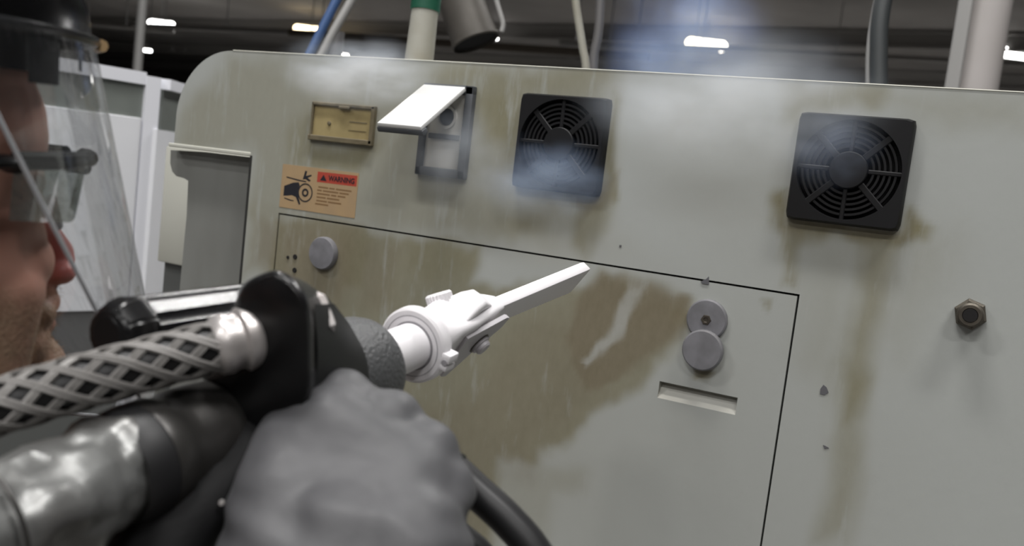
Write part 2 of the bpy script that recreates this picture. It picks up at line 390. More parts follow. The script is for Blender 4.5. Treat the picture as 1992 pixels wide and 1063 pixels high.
# (channel, strength, softness in m, outline in the photograph's own pixels mapped on to the panel plane)
STAINS = [
 ('R', .52, .03, [(340,290),(350,220),(450,105),(1190,140),(1180,420),(940,470),(480,420),(490,300)]),
 ('R', .60, .03, [(740,115),(1190,140),(1195,185),(1020,180),(1000,300),(930,280),(930,170),(830,160),(760,150)]),
 ('R', .55, .02, [(930,190),(1015,190),(1000,330),(960,330)]),
 ('R', .75, .012, [(600,278),(735,285),(700,330),(598,318)]),
 ('R', .55, .02, [(560,250),(610,200),(605,280),(590,320),(560,318)]),
 ('R', .55, .03, [(480,400),(545,415),(540,520),(520,540),(470,540)]),
 ('G', .45, .02, [(500,430),(545,440),(540,520),(500,520)]),
 ('R', .95, .008, [(1190,190),(1206,200),(1190,330),(1196,395),(1150,425),(1105,385),(1170,385),(1180,320)]),
 ('G', .45, .008, [(1165,385),(1196,340),(1185,400),(1150,425),(1110,398)]),
 ('R', .65, .016, [(1120,390),(1190,385),(1175,455),(1140,510),(1110,480)]),
 ('R', .40, .03, [(1010,390),(1100,395),(1060,470),(960,470)]),
 ('R', .80, .016, [(1525,160),(1720,172),(1700,215),(1560,215),(1545,240),(1528,220)]),
 ('R', .40, .03, [(1300,180),(1360,175),(1350,230),(1310,250)]),
 ('R', .35, .03, [(1540,170),(1990,190),(1990,260),(1790,235)]),
 ('R', 1.0, .012, [(1500,385),(1530,370),(1526,432),(1755,452),(1770,400),(1812,430),(1800,460),(1740,480),(1560,462),(1500,432)]),
 ('G', .45, .010, [(1515,405),(1530,400),(1526,434),(1755,454),(1775,425),(1770,465),(1700,470),(1520,445)]),
 ('R', .75, .010, [(1525,450),(1556,455),(1545,520),(1548,565),(1518,570),(1528,520)]),
 ('R', .66, .016, [(1675,465),(1750,470),(1735,560),(1705,650),(1695,730),(1660,800),(1640,830),(1635,720),(1648,640),(1680,560)]),
 ('R', .55, .020, [(1635,700),(1690,730),(1672,830),(1670,930),(1650,1063),(1590,1063),(1610,940),(1622,830)]),
 ('R', .25, .04, [(1560,460),(1680,470),(1620,760),(1560,700)]),
 ('R', .25, .05, [(1750,460),(1850,460),(1760,700),(1720,650)]),
 # door
 ('R', .78, .012, [(540,420),(930,486),(915,545),(1085,548),(1140,570),(1165,535),(1340,575),(1325,650),(1300,700),(1245,742),(1180,790),(1110,850),(1045,880),(1040,900),(970,890),(955,1063),(600,1063),(500,700)]),
 ('G', .72, .008, [(1165,538),(1245,555),(1338,575),(1328,640),(1290,690),(1200,730),(1140,770),(1105,720),(1095,650),(1120,600)]),
 ('G', .32, .03, [(1000,640),(1120,600),(1180,760),(1050,860),(1020,900),(960,890),(940,1000),(840,1000),(840,800),(930,760)]),
 ('G', .35, .03, [(830,800),(1040,840),(1030,930),(960,900),(950,1063),(860,1063)]),
 ('G', .60, .03, [(545,430),(690,455),(680,560),(640,620),(540,560)]),
 ('R', .60, .01, [(655,450),(720,465),(700,570),(665,560)]),
 ('R', .45, .02, [(800,470),(930,490),(915,530),(830,560),(790,520)]),
 ('G', .30, .02, [(700,470),(780,480),(760,600),(700,600)]),
 ('R', .30, .02, [(960,900),(1140,905),(1135,960),(1080,955),(1060,1063),(950,1063)]),
 ('R', .85, .006, [(1350,715),(1388,722),(1372,750),(1345,748)]),
 ('G', .35, .006, [(1350,715),(1385,722),(1370,748),(1350,745)]),
 ('R', .7, .006, [(1312,590),(1342,600),(1335,635),(1318,640)]),
 ('R', .7, .004, [(1482,585),(1496,588),(1490,605),(1482,600)]),
 ('B', .9, .006, [(1236,560),(1256,564),(1205,640),(1142,706),(1130,702),(1188,630)]),
 ('B', .35, .03, [(600,780),(720,740),(760,800),(680,860)]),
]
def dirt(X, Z):
    wx = X + .008*(vnoise(X, Z*.4, 80, 1)-.5) + .010*(vnoise(X, Z*.5, 30, 2)-.5); wz = Z + .012*(vnoise(X, Z, 55, 3)-.5) + .022*(vnoise(X, Z, 18, 4)-.5)
    ch = {'R': np.zeros(X.shape), 'G': np.zeros(X.shape), 'B': np.zeros(X.shape)}
    for c, s, soft, pts in STAINS:
        k = poly_mask(wx, wz, pts, soft)*s
        ch[c] = np.maximum(ch[c], k) if c != 'R' else 1-(1-ch[c])*(1-k)
    # blasted clean scuff takes the grime away where it passed
    ch['R'] *= 1-.75*ch['B']; ch['G'] *= 1-.8*ch['B']
    return np.clip(np.stack([ch['R'], ch['G'], ch['B'], np.ones(X.shape)], -1), 0, 1)
def ticks(lo, hi, step, must=()):
    n = max(1, int(round((hi-lo)/step))); t = set(np.round(np.linspace(lo, hi, n+1), 6))
    for m_ in must:
        near = [q for q in t if abs(q-m_) < step*.5 and q not in (round(lo, 6), round(hi, 6))]
        for q in near: t.discard(q)
        t.add(round(m_, 6))
    return np.array(sorted(t))
def panel_mesh(name, xs, zs, keep, y, thick, m, parent, warp=None):
    X, Z = np.meshgrid(xs, zs); X0 = X.copy()
    if warp: X = warp(X, Z)
    nx, nz_ = len(xs), len(zs); idx = np.full((nz_, nx), -1); faces = []
    xm = (xs[1:]+xs[:-1])/2; zm = (zs[1:]+zs[:-1])/2; K = np.array([[keep(x, z) for x in xm] for z in zm])
    verts = []; sel = []
    for j in range(nz_-1):
        for i in range(nx-1):
            if not K[j, i]: continue
            q = []
            for (a, c) in ((j, i), (j, i+1), (j+1, i+1), (j+1, i)):
                if idx[a, c] < 0:
                    idx[a, c] = len(verts); verts.append((X[a, c], y, Z[a, c])); sel.append((a, c))
                q.append(int(idx[a, c]))
            faces.append(q)
    n = len(verts)
    # rim walls along every open edge
    from collections import Counter
    ec = Counter()
    for q in faces:
        for k in range(4): ec[frozenset((q[k], q[(k+1) % 4]))] += 1
    back = {}
    def bk(i):
        if i not in back: back[i] = len(verts); verts.append((verts[i][0], y+thick, verts[i][2]))
        return back[i]
    rim = []
    for q in faces:
        for k in range(4):
            a, c = q[k], q[(k+1) % 4]
            if ec[frozenset((a, c))] == 1: rim.append((c, a, bk(a), bk(c)))
    me = bpy.data.meshes.new(name); me.from_pydata(verts, [], faces+rim); me.update()
    V = np.array(verts); D = dirt(V[:, 0], V[:, 2])
    ca = me.color_attributes.new('dirt', 'FLOAT_COLOR', 'POINT'); ca.data.foreach_set('color', D.astype(np.float32).ravel())
    return link(name, me, m, parent)
RC = .125                                          # corner radius
XC, ZC = XFAR+RC, TOPZ-RC
def left_edge(z):
    z = np.asarray(z); dz = np.clip(z-ZC, 0, RC); return XFAR + RC - np.sqrt(np.maximum(RC*RC-dz*dz, 0)) 
def warp(X, Z):
    sh = left_edge(Z)-XFAR; k = np.clip((-.75-X)/(-.75-XFAR), 0, 1); return X+sh*k
xs = ticks(XFAR, XR, .0055, (X_NOTCH, DX0-SEAM, DX1+SEAM)); zs = ticks(.9, TOPZ, .0055, (Z_NOTCH, DZ1+SEAM))
zs = np.array(sorted(set(zs) | set(TOPZ-RC*(1-np.sin(np.linspace(0, math.pi/2, 26))))))
def keep_panel(x, z):
    if x < X_NOTCH and z < Z_NOTCH: return False
    if DX0-SEAM < x < DX1+SEAM and z < DZ1+SEAM: return False
    return True
panel_mesh('front_panel', xs, zs, keep_panel, PY, .014, M['paint'], machine, warp)
# access door with its finger slot
SX0, SZ1 = wall(1283, 742); SX1, SZ0 = wall(1430, 808)
xs = ticks(DX0, DX1, .0055, (SX0, SX1)); zs = ticks(.9, DZ1, .0055, (SZ0, SZ1))
door = panel_mesh('access_door', xs, zs, lambda x, z: not (SX0 < x < SX1 and SZ0 < z < SZ1), PY+.0005, .014, M['paint'], machine)
door['label'] = 'grimy square edged access door with finger slot'
b = bm_new()                                       # pocket behind the slot, sloping floor
y0, y1 = PY+.0005, PY+.014
P = lambda x, y, z: b.verts.new((x, y, z))
v = [P(SX0, y0, SZ1), P(SX1, y0, SZ1), P(SX1, y0, SZ0), P(SX0, y0, SZ0), P(SX0, y1, SZ1), P(SX1, y1, SZ1), P(SX1, y1, SZ0+.82*(SZ1-SZ0)), P(SX0, y1, SZ0+.82*(SZ1-SZ0))]
for f in ((0, 1, 5, 4), (1, 2, 6, 5), (3, 0, 4, 7), (2, 3, 7, 6), (4, 5, 6, 7)): b.faces.new([v[i] for i in f])
build('slot_pocket', b, M['body'], door, False)
# dark back-up plate behind the seam, lower apron, cabinet body
b = bm_new(); add_box(b, (DX0-.03, PY+.024, .9), (DX1+.03, PY+.028, DZ1+.03)); build('seam_backing', b, M['seam'], machine, False)
b = bm_new(); add_box(b, (X_NOTCH, PY, .08), (XR, PY+.014, .9)); build('lower_panel', b, M['body'], machine, False)
b = bm_new()
arc = [Vector((XC-RC*math.cos(t), PY+.014, ZC+RC*math.sin(t))) for t in np.linspace(0, math.pi/2, 20)]
add_prism(b, [Vector((XFAR, PY+.014, Z_NOTCH))] + arc + [Vector((XR, PY+.014, TOPZ)), Vector((XR, PY+.014, TOPZ-.004))] + [Vector((XC-(RC-.004)*math.cos(t), PY+.014, ZC+(RC-.004)*math.sin(t))) for t in np.linspace(math.pi/2, 0, 20)] + [Vector((XFAR+.004, PY+.014, Z_NOTCH))], Vector((0, .62, 0)))
build('top_skin', b, M['body'], machine)
b = bm_new(); add_box(b, (X_NOTCH+.005, PY+.05, .08), (XR, PY+.6, TOPZ-.02)); build('inner_body', b, M['body'], machine, False)
b = bm_new()                                       # lit top edge, its brightness put in as a paler strip
add_box(b, (XC, PY-.0008, TOPZ-.0005), (XR, PY+.02, TOPZ+.0018), .001, 1); build('top_lit_edge', b, M['cream'], machine)
b = bm_new(); add_box(b, (-1.3, PY+.08, 0), (XR-.05, PY+.58, .08)); build('plinth', b, M['dkplate'], machine, False)
# corner notch: grey cover plate, ledge, cream cover behind
def wpoly(name, px, y, th, m, parent, smooth=False):
    bm = bm_new(); add_prism(bm, [Vector((wall(*p, y)[0], y, wall(*p, y)[1])) for p in px], Vector((0, th, 0))); return build(name, bm, m, parent, smooth)
rnd = [(332, 292), (331, 318), (335, 334), (343, 343), (358, 347)]
o = wpoly('notch_cover', rnd + [(366, 352), (363, 420), (355, 505), (345, 610), (330, 760), (440, 760), (468, 550), (487, 306), (400, 296)], PY+.022, .006, M['steel'], machine)
o['label'] = 'dull grey steel cover plate in the corner notch'
b = bm_new(); x0, z0 = wall(328, 287); x1, z1 = wall(488, 300)
add_box(b, (x0, PY-.002, z1-.004), (x1, PY+.045, z1+.003), .0015, 1); build('notch_ledge', b, M['cream'], machine)
b = bm_new(); add_box(b, (X_NOTCH-.002, PY-.0006, .9), (X_NOTCH+.003, PY+.03, Z_NOTCH), 0); build('notch_edge', b, M['seam'], machine, False)
b = bm_new(); x0, z0 = wall(305, 508, PY+.28); x1, z1 = wall(372, 300, PY+.28)
add_box(b, (x0, PY+.28, z0), (x1+.25, PY+.5, z1+.012), .004); build('rear_cover', b, M['cream'], machine)
b = bm_new(); add_box(b, (x0+.004, PY+.30, .08), (x1+.25, PY+.5, z0-.001)); build('rear_base', b, M['dkplate'], machine, False)

# ---- fan vents
def fan_guard(corner, rot, label, drop=()):
    (x0, z1), (x1, z0) = wall(*corner[0]), wall(*corner[1]); cx, cz = (x0+x1)/2, (z0+z1)/2; s = (x1-x0+z1-z0)/4
    g = thing_part('fan_guard', machine); g['label'] = label
    T = .016; bm = bm_new(); n = 96
    # square plate with a round opening
    ro = s*.90; outer = []; 
    def sq(t):
        c, q = math.cos(t), math.sin(t); k = (abs(c)**26+abs(q)**26)**(-1/26.); return Vector((cx+s*c*k, 0, cz+s*q*k))
    loops = []
    A = [2*math.pi*i/n for i in range(n)]
    o_ = [sq(t) for t in A]; i_ = [Vector((cx+ro*math.cos(t), 0, cz+ro*math.sin(t))) for t in A]
    mid = [cx_ for cx_ in o_]
    def L(pts, y, k=1.0): return [Vector((cx+(p.x-cx)*k, y, cz+(p.z-cz)*k)) for p in pts]
    add_loft(bm, [L(o_, PY), L(o_, PY-T*.75, .985), L(o_, PY-T, .955), L(i_, PY-T, 1.0), L(i_, PY-T*.6, .99), L(i_, PY-.002, .98)], False, False)
    build('frame', bm, M['black_plastic'], g)
    bm = bm_new(); add_lathe(bm, Vector((cx, PY-.0015, cz)), Vector((0, 1, 0)), [(0, ro*1.02), (.001, ro*1.02)], 48); build('cavity', bm, M['vent_dark'], g)
    hub = s*.335; bm = bm_new(); add_lathe(bm, Vector((cx, PY-.003, cz)), Vector((0, -1, 0)), [(0, hub), (T*.72, hub), (T*.8, hub*.95), (T*.82, hub*.5)], 48); build('hub', bm, M['black_plastic'], g)
    radii = np.linspace(hub, ro, 7)[1:-1]
    for r in radii:
        bm = bm_new(); w = s*.026
        add_lathe(bm, Vector((cx, PY, cz)), Vector((0, -1, 0)), [(T*.40, r-w), (T*.72, r-w*.8), (T*.72, r+w*.8), (T*.40, r+w), (T*.40, r-w)], 64, False, False)
        build('ring', bm, M['black_plastic'], g)
    for k in range(8):
        t = rot+k*math.pi/4; c, q = math.cos(t), math.sin(t); bm = bm_new()
        w = s*(.060 if k % 2 else .040)
        mt = Matrix(((c, 0, -q, cx), (0, 1, 0, PY), (q, 0, c, cz), (0, 0, 0, 1)))
        add_box(bm, (hub*.98, -T*.78, -w), (ro*1.01, -T*.3, w), .001, 1, mat=mt); build('spoke', bm, M['black_plastic'], g)
    return g
def thing_part(name, parent):
    e = bpy.data.objects.new(name, None); COL.objects.link(e); e.empty_display_size = .03
    e.parent = parent; e.matrix_parent_inverse = Matrix.Translation(-parent.location); return e
fan_guard(((1020, 183), (1171, 383)), 0.0, 'black square fan vent beside the open socket box')
fan_guard(((1558, 219), (1752, 451)), 0.0, 'black square fan vent nearer the right end')

# ---- yellowed meter
(x0, z1), (x1, z0) = wall(613, 198), wall(727, 283)
g = thing_part('hour_meter', machine); g['label'] = 'grimy yellowed meter window in a dark frame'
b = bm_new(); f = .007
for lo, hi in (((x0, z1-f*.8), (x1, z1)), ((x0-.003, z0-.002), (x1, z0+f)), ((x0, z0), (x0+f*.5, z1)), ((x1-f, z0), (x1, z1))):
    add_box(b, (lo[0], PY-.008, lo[1]), (hi[0], PY+.002, hi[1]), .0012, 1)
build('frame', b, M['meter_frame'], g)
b = bm_new(); add_box(b, (x0+f*.5, PY-.003, z0+f), (x1-f, PY+.001, z1-f*.8)); build('face', b, M['meter'], g, False)
b = bm_new(); c_ = wl(641, 240, .003); add_lathe(b, c_, Vector((0, -1, 0)), [(0, .0035), (.002, .0033), (.0025, .001)], 16); build('knob', b, M['meter_frame'], g)
b = bm_new()
for (px0, py0, px1, py1) in ((680, 236, 714, 241), (678, 253, 712, 257)):
    a, c = wl(px0, py0, .003), wl(px1, py1, .003); add_box(b, (a.x, PY-.0036, min(a.z, c.z)), (c.x, PY-.003, max(a.z, c.z)))
build('scale_mark', b, M['meter_frame'], g, False)
b = bm_new(); a, c = wl(660, 206, .008), wl(680, 213, .008); add_box(b, (a.x, PY-.0105, c.z), (c.x, PY-.006, a.z), .001, 1); build('catch', b, M['meter_frame'], g)

# ---- socket box with raised flap
(x0, z1), (x1, z0) = wall(831, 163), wall(908, 351)
g = thing_part('socket_box', machine); g['label'] = 'blue-grey socket box with its pale flap swung up'
b = bm_new(); f = .014
for lo, hi in (((x0, z1-f), (x1, z1)), ((x0, z0), (x1, z0+f)), ((x0, z0), (x0+f*.8, z1)), ((x1-f, z0), (x1, z1))):
    add_box(b, (lo[0], PY-.010, lo[1]), (hi[0], PY+.004, hi[1]), .002, 2)
build('frame', b, M['box_frame'], g)
b = bm_new(); add_box(b, (x0+f*.7, PY-.004, z0+f*.8), (x1-f*.8, PY+.002, z1-f*.8)); build('back_plate', b, M['box_in'], g, False)
zm = z0+(z1-z0)*.44
b = bm_new(); add_box(b, (x0+f*1.2, PY-.008, zm-.004), (x1-f*1.3, PY-.003, zm+.004), .001, 1); build('socket_strip', b, M['box_frame'], g)
b = bm_new(); cx_, cz_ = (x0+x1)/2, zm+.03
add_lathe(b, Vector((cx_, PY-.003, cz_)), Vector((0, -1, 0)), [(0, .019), (.004, .018), (.004, .014), (.001, .013)], 32); build('socket', b, M['box_in'], g)
FL, FA = .132, math.radians(33)
dn = Vector((0, -math.cos(FA), -math.sin(FA))); hx = Vector((1, 0, 0)); nn = hx.cross(dn); nn = nn if nn.z > 0 else -nn
hz = Vector((0, PY-.010, z1-.004))
b = bm_new(); mt = Matrix(((1, dn.x, nn.x, 0), (0, dn.y, nn.y, hz.y), (0, dn.z, nn.z, hz.z), (0, 0, 0, 1)))
add_box(b, (x0+.002, 0, -.004), (x1-.012, FL, .003), .002, 2, mat=mt); build('flap', b, M['flap'], g)
b = bm_new(); add_box(b, (x0, FL-.012, -.012), (x1-.010, FL+.001, -.0035), .002, 2, mat=mt); build('flap_lip', b, M['box_frame'], g)
b = bm_new(); add_lathe(b, Vector((x0+.004, PY-.010, z1-.004)), hx, [(0, .004), (x1-x0-.016, .004)], 16); build('hinge', b, M['box_frame'], g)

# ---- warning label
lab = thing_part('warning_label', machine); lab['label'] = 'faded orange warning label with red heading and hand pictogram'
q = [(555, 319), (696, 337), (685, 425), (547, 410)]
(lx0, lz1), (lx1, lz0) = wall(551, 319), wall(690, 425)
lw, lh = lx1-lx0, lz1-lz0
def lp(u, v, y=PY-.0006): return Vector((lx0+u*lw, y, lz1-v*lh))
b = bm_new(); add_box(b, (lx0, PY-.0006, lz0), (lx1, PY+.0002, lz1)); build('sticker', b, M['lab'], lab, False)
def flat(name, polys, m, y=PY-.0007):
    bm = bm_new()
    for pl in polys: add_prism(bm, [lp(u, v, y) for u, v in pl], Vector((0, .0003, 0)))
    return build(name, bm, m, lab, False)
flat('red_heading', [[(.475, .075), (.985, .06), (.985, .30), (.475, .31)]], M['red'])
flat('alert_triangle', [[(.515, .265), (.555, .13), (.60, .265)]], M['ink'], PY-.0009)
# pictogram: hand, roller, sparks
hand = [(.045, .50), (.16, .40), (.235, .375), (.255, .44), (.235, .56), (.245, .68), (.285, .87), (.265, .885), (.215, .72), (.16, .69), (.10, .715), (.045, .73)]
flat('hand_pictogram', [hand, [(.06, .765), (.16, .80), (.19, .80), (.19, .825), (.14, .825), (.06, .79)]], M['ink'])
flat('guard_line', [[(.065, .275), (.235, .315), (.335, .325), (.335, .355), (.23, .345), (.065, .305)]], M['ink'])
flat('spark_pictogram', [[(.285, .30), (.31, .09), (.335, .10), (.325, .21), (.395, .165), (.40, .195), (.35, .25), (.395, .30), (.375, .33), (.325, .285)]], M['ink'])
def ring_poly(name, u, v, r0, r1, m):
    bm = bm_new(); cc = lp(u, v, PY-.0006); n = 36
    add_lathe(bm, cc, Vector((0, -1, 0)), [(0, r1*lh), (.0003, r1*lh), (.0003, r0*lh), (0, r0*lh)], n, False, False); build(name, bm, m, lab, False)
ring_poly('roller_ring', .335, .59, .185, .215, M['ink']); ring_poly('roller_hub', .335, .59, .05, .095, M['ink'])
lines = [(.40, [(.50, .13), (.645, .07), (.73, .20)]), (.475, [(.49, .06), (.565, .20), (.78, .12)]), (.55, [(.49, .17), (.675, .07), (.76, .10)]), (.63, [(.49, .12), (.625, .16)]), (.71, [(.49, .14), (.645, .17)]), (.785, [(.48, .17)])]
flat('text_lines', [[(u, v-.0+(u-.48)*.0), (u+w, v), (u+w, v+.036), (u, v+.036)] for v, ws in lines for u, w in ws], M['ink2'])
cu = bpy.data.curves.new('warning_word', 'FONT'); cu.body = 'WARNING'; cu.size = lh*.165; cu.extrude = .0001; cu.offset = .0003
to = bpy.data.objects.new('tmp', cu); COL.objects.link(to); dg = bpy.context.evaluated_depsgraph_get(); dg.update()
me = bpy.data.meshes.new_from_object(to.evaluated_get(dg)); bpy.data.objects.remove(to)
wv = max(v.co.x for v in me.vertices); kx = lw*.33/wv
for v in me.vertices: v.co = Vector((lx0+lw*.625+v.co.x*kx, PY-.0010-v.co.z, lz1-lh*.245+v.co.y))
me.materials.clear(); link('warning_word', me, M['ink'], lab)

# ---- plugs, fitting, holes, chips
def plug(px, py, r, out, name='grey_plug', hole=False, label=None):
    c = wl(px, py); bm = bm_new()
    add_lathe(bm, c, Vector((0, -1, 0)), [(0, r), (out*.7, r), (out, r*.93), (out+.0008, r*.5)], 48); o = build(name, bm, M['knob'], machine)
    if label: o['label'] = label
    if hole:
        bm = bm_new(); add_lathe(bm, c-Vector((0, out+.0003, 0)), Vector((0, -1, 0)), [(0, .0075), (.002, .0065), (.002, .0038), (.0012, .003)], 6, False); build('keyhole', bm, M['bolt'], o)
        bm = bm_new(); add_lathe(bm, c-Vector((0, out+.0006, 0)), Vector((0, -1, 0)), [(0, .0048), (.0006, .0048)], 20); build('keyhole_dark', bm, M['hole'], o)
    return o
plug(632, 493, .0275, .010, label='plain grey round plug on the dirty door end')
plug(1376, 622, .0275, .006, hole=True, label='grey round lock plate with keyhole')
c = wl(1371, 680); b = bm_new(); add_lathe(b, c-Vector((0, .007, 0)), Vector((0, -1, 0)), [(0, .0275), (.006, .0275), (.008, .0255), (.0085, .014)], 48)
o = build('grey_plug', b, M['knob'], machine); o['label'] = 'grey swing cover hanging below the keyhole'
for px, py in ((574, 500), (573, 526), (560, 501)):
    c = wl(px, py); b = bm_new(); add_lathe(b, c, Vector((0, -1, 0)), [(0, .0045 if px > 565 else .003), (.0012, .004 if px > 565 else .0025), (.001, .001)], 16); build('screw_hole', b, M['hole'], machine)
c = wl(1888, 611); b = bm_new()
add_lathe(b, c, Vector((0, -1, 0)), [(0, .0185), (.010, .0185), (.013, .016)], 6, up=Vector((.3, 0, 1))); o = build('hex_fitting', b, M['bolt'], machine, True, 20); o['label'] = 'aged brass coloured hex pipe fitting'
b = bm_new(); add_lathe(b, c-Vector((0, .012, 0)), Vector((0, -1, 0)), [(0, .0145), (.010, .014), (.012, .012), (.012, .0085), (.004, .007)], 28, True, True); build('fitting_nozzle', b, M['bolt'], o)
b = bm_new(); add_lathe(b, c-Vector((0, .0242, 0)), Vector((0, -1, 0)), [(0, .0078), (.0004, .0078)], 24); build('fitting_bore', b, M['hole'], o)
def chip(pts):
    b = bm_new(); add_prism(b, [wl(*p, .0002) for p in pts], Vector((0, -.0006, 0))); build('paint_chip', b, M['chip'], machine, False)
chip([(1602, 749), (1608, 754), (1612, 764), (1604, 769), (1595, 767), (1596, 757)])
chip([(1601, 866), (1606, 868), (1613, 872), (1604, 874)])
chip([(1363, 548), (1374, 543), (1379, 538), (1379, 554), (1366, 552)])
chip([(1205, 477), (1209, 477), (1209, 481), (1205, 481)])
b = bm_new(); 
for k, px in enumerate((1320, 1345)):                 # tiny scribed marks in the slot
    pass
b.free()

# ================================================================== BEHIND THE MACHINE
e0 = thing('white_enclosure', at(200, 500, 3.2)*1, 'white boxy machine enclosure with grey window band behind the worker', 'machine')
e0.location.z = 0
def v2w(px, py, d): return at(px, py, d)
# its near corner stands at px 300; front runs left, a short side runs right and away
Cc = at(302, 150, 3.0); cz_top = Cc.z; cxy = Vector((Cc.x, Cc.y, 0))
Lp = at(178, 141, 2.85); ld = Vector((Lp.x-Cc.x, Lp.y-Cc.y, 0)).normalized()
Rp = at(372, 167, 3.35); rd = Vector((Rp.x-Cc.x, Rp.y-Cc.y, 0)).normalized()
def enc(name, d, s0, s1, z0, z1, th, m, out=0.0, bev=.0):
    nrm = Vector((d.y, -d.x, 0)); nrm = nrm if nrm.y < 0 else -nrm
    bm = bm_new(); mt = Matrix(((d.x, nrm.x, 0, cxy.x), (d.y, nrm.y, 0, cxy.y), (0, 0, 1, 0), (0, 0, 0, 1)))
    add_box(bm, (s0, out-th, z0), (s1, out, z1), bev, 1, mat=mt); return build(name, bm, m, e0, False)
zt = cz_top
enc('corner_post', ld, -.02, .03, 0, zt, .05, M['wframe'], .004)
enc('top_rail', ld, .03, 1.6, zt-.03, zt+.01, .05, M['wframe'], .002)
zb = at(290, 232, 3.0).z
enc('window', ld, .03, 1.6, zb, zt-.03, .01, M['wglass'], -.012)
zl = 1.02
for k in range(4):
    enc('side_panel', ld, .034+.40*k, .034+.40*k+.392, zl, zb, .02, M['wbox'], 0, .002)
enc('panel_backing', ld, .03, 1.6, zl, zb, .004, M['wbase'], -.022)
enc('lower_rail', ld, .03, 1.6, .86, zl, .05, M['wbase'], -.01)
enc('plinth', ld, .03, 1.6, 0, .86, .05, M['dkplate'], -.04)
enc('top_rail', rd, .035, .8, zt-.035, zt, .04, M['wframe'], .0)
enc('window', rd, .03, .8, zt-.17, zt-.035, .01, M['wglass'], -.008)
enc('side_panel', rd, .0, .8, 0.3, zt-.17, .02, M['wbox'], 0)

def pipe(name, pts, r, m, label, cat, n=18, sm=True, flat=1.0, down=True):
    # run on to the roof above and to the floor behind the machine
    p0, d0 = Vector(pts[0]), (Vector(pts[0])-Vector(pts[1])).normalized(); d1 = (Vector(pts[-1])-Vector(pts[-2])).normalized(); p1 = Vector(pts[-1])
    up_ = [p0+d0*.5]; up_ = [Vector((up_[0].x+d0.x*.4, up_[0].y+d0.y*.4, 7.0)), Vector((up_[0].x+d0.x*.3, up_[0].y+d0.y*.3, 4.5))] + up_
    dn_ = [p1+d1*.15+Vector((0, 0, -.1))]; dn_ = dn_+[Vector((dn_[0].x, dn_[0].y, .9)), Vector((dn_[0].x, dn_[0].y, .01))] if down else []
    pts = up_+list(pts)+dn_
    bm = bm_new(); path = smooth_path(pts, 6) if sm and len(pts) > 2 else [Vector(p) for p in pts]
    add_tube(bm, path, r, n, flat=flat); return tag(build(name, bm, m), label, cat)
# white pipe with green sleeve on the machine top
t = thing('capped_pipe', (0, 0, 0), 'pale stub pipe with green upper sleeve on machine top', 'pipe')
bx = at(815, 112, 1.78); t.location = Vector((bx.x, bx.y, TOPZ))
base = Vector((bx.x, bx.y, TOPZ+.003)); axis = at(827, 19, 1.78)-base; hgt = axis.length; axis.normalize()
b = bm_new(); add_lathe(b, base, axis, [(0, .029), (hgt, .026)], 32); build('pipe', b, M['pipe'], t)
b = bm_new(); add_lathe(b, base+axis*(hgt-.003), axis, [(0, .0285), (.004, .029), (5.05, .028)], 32); build('sleeve', b, M['green'], t)
b = bm_new(); add_lathe(b, base, axis, [(0, .034), (.006, .034), (.008, .030)], 32); build('flange', b, M['meter_frame'], t)
# tilted galvanised duct end
t = thing('extraction_duct', at(930, 40, 3.0), 'grey galvanised extraction duct end hanging tilted over the machine', 'duct')
p1, p0 = at(926, 84, 3.0), at(810, -260, 3.03); ax = p0-p1; ax *= (6.93-p1.z)/ax.z
b = bm_new(); add_lathe(b, p1, ax, [(0, .078), (.004, .084), (.012, .084), (.014, .078), (.2, .077), (.204, .081), (.216, .081), (.22, .077), (ax.length, .076)], 36, False, True); build('duct_tube', b, M['galv'], t)
b = bm_new(); add_lathe(b, p1+ax.normalized()*.01, ax, [(0, .076), (.01, .076)], 36); build('duct_mouth', b, M['vent_dark'], t)
pipe('hanging_cable', [at(955, -40, 3.0), at(968, 10, 3.0), at(978, 45, 3.0), at(976, 62, 3.0)], .008, M['conduit'], 'grey cable ending in a hook beside the tilted duct', 'cable', down=False)
# thin hoses and conduits
pipe('air_hose', [at(686, -60, 2.6), at(655, 0, 2.6), at(630, 50, 2.6), at(605, 100, 2.6), at(580, 150, 2.6)], .013, M['bluec'], 'blue air hose slanting down behind the machine', 'hose')
pipe('slanted_conduit', [at(712, -60, 2.9), at(684, 0, 2.9), at(650, 60, 2.9), at(632, 95, 2.9), at(600, 160, 2.9)], .014, M['conduit'], 'grey conduit slanting beside the blue air hose', 'pipe')
pipe('thin_rod', [at(1115, -40, 2.2), at(1122, 20, 2.2), at(1133, 90, 2.2), at(1141, 150, 2.2)], .0098, M['pipe'], 'thin pale rod rising behind the machine top', 'rod')
pipe('clear_tube', [at(1170, -40, 2.4), at(1164, 60, 2.4), at(1155, 110, 2.4), at(1152, 160, 2.4)], .012, M['dkconduit2'], 'faint grey tube rising right of the thin rod', 'tube')
pipe('dark_conduit', [at(1730, -60, 2.2), at(1712, 40, 2.2), at(1709, 110, 2.2), at(1708, 210, 2.2)], .021, M['dkconduit'], 'dark flexible conduit curving up behind the machine', 'conduit')
pipe('pale_strip_conduit', [at(1718, -60, 2.25), at(1698, 40, 2.25), at(1690, 110, 2.25), at(1688, 210, 2.25)], .007, M['conduit'], 'thin grey conduit hugging the dark flexible conduit', 'conduit')
def standing(name, px, py0, d, r, m, label, cat, z1=7.0, n=32):
    p = at(px, py0, d); bm = bm_new(); add_lathe(bm, Vector((p.x, p.y, 0)), Vector((0, 0, 1)), [(0, r), (z1, r)], n); return tag(build(name, bm, m), label, cat)
p = at(1905, 110, 3.0); b = bm_new(); add_lathe(b, Vector((p.x, p.y, 0)), Vector((0, 0, 1)), [(0, .10), (.02, .10), (.02, .073), (7, .073)], 36)
tag(build('round_column', b, M['column']), 'thick pale round column behind the machine, far right', 'column')
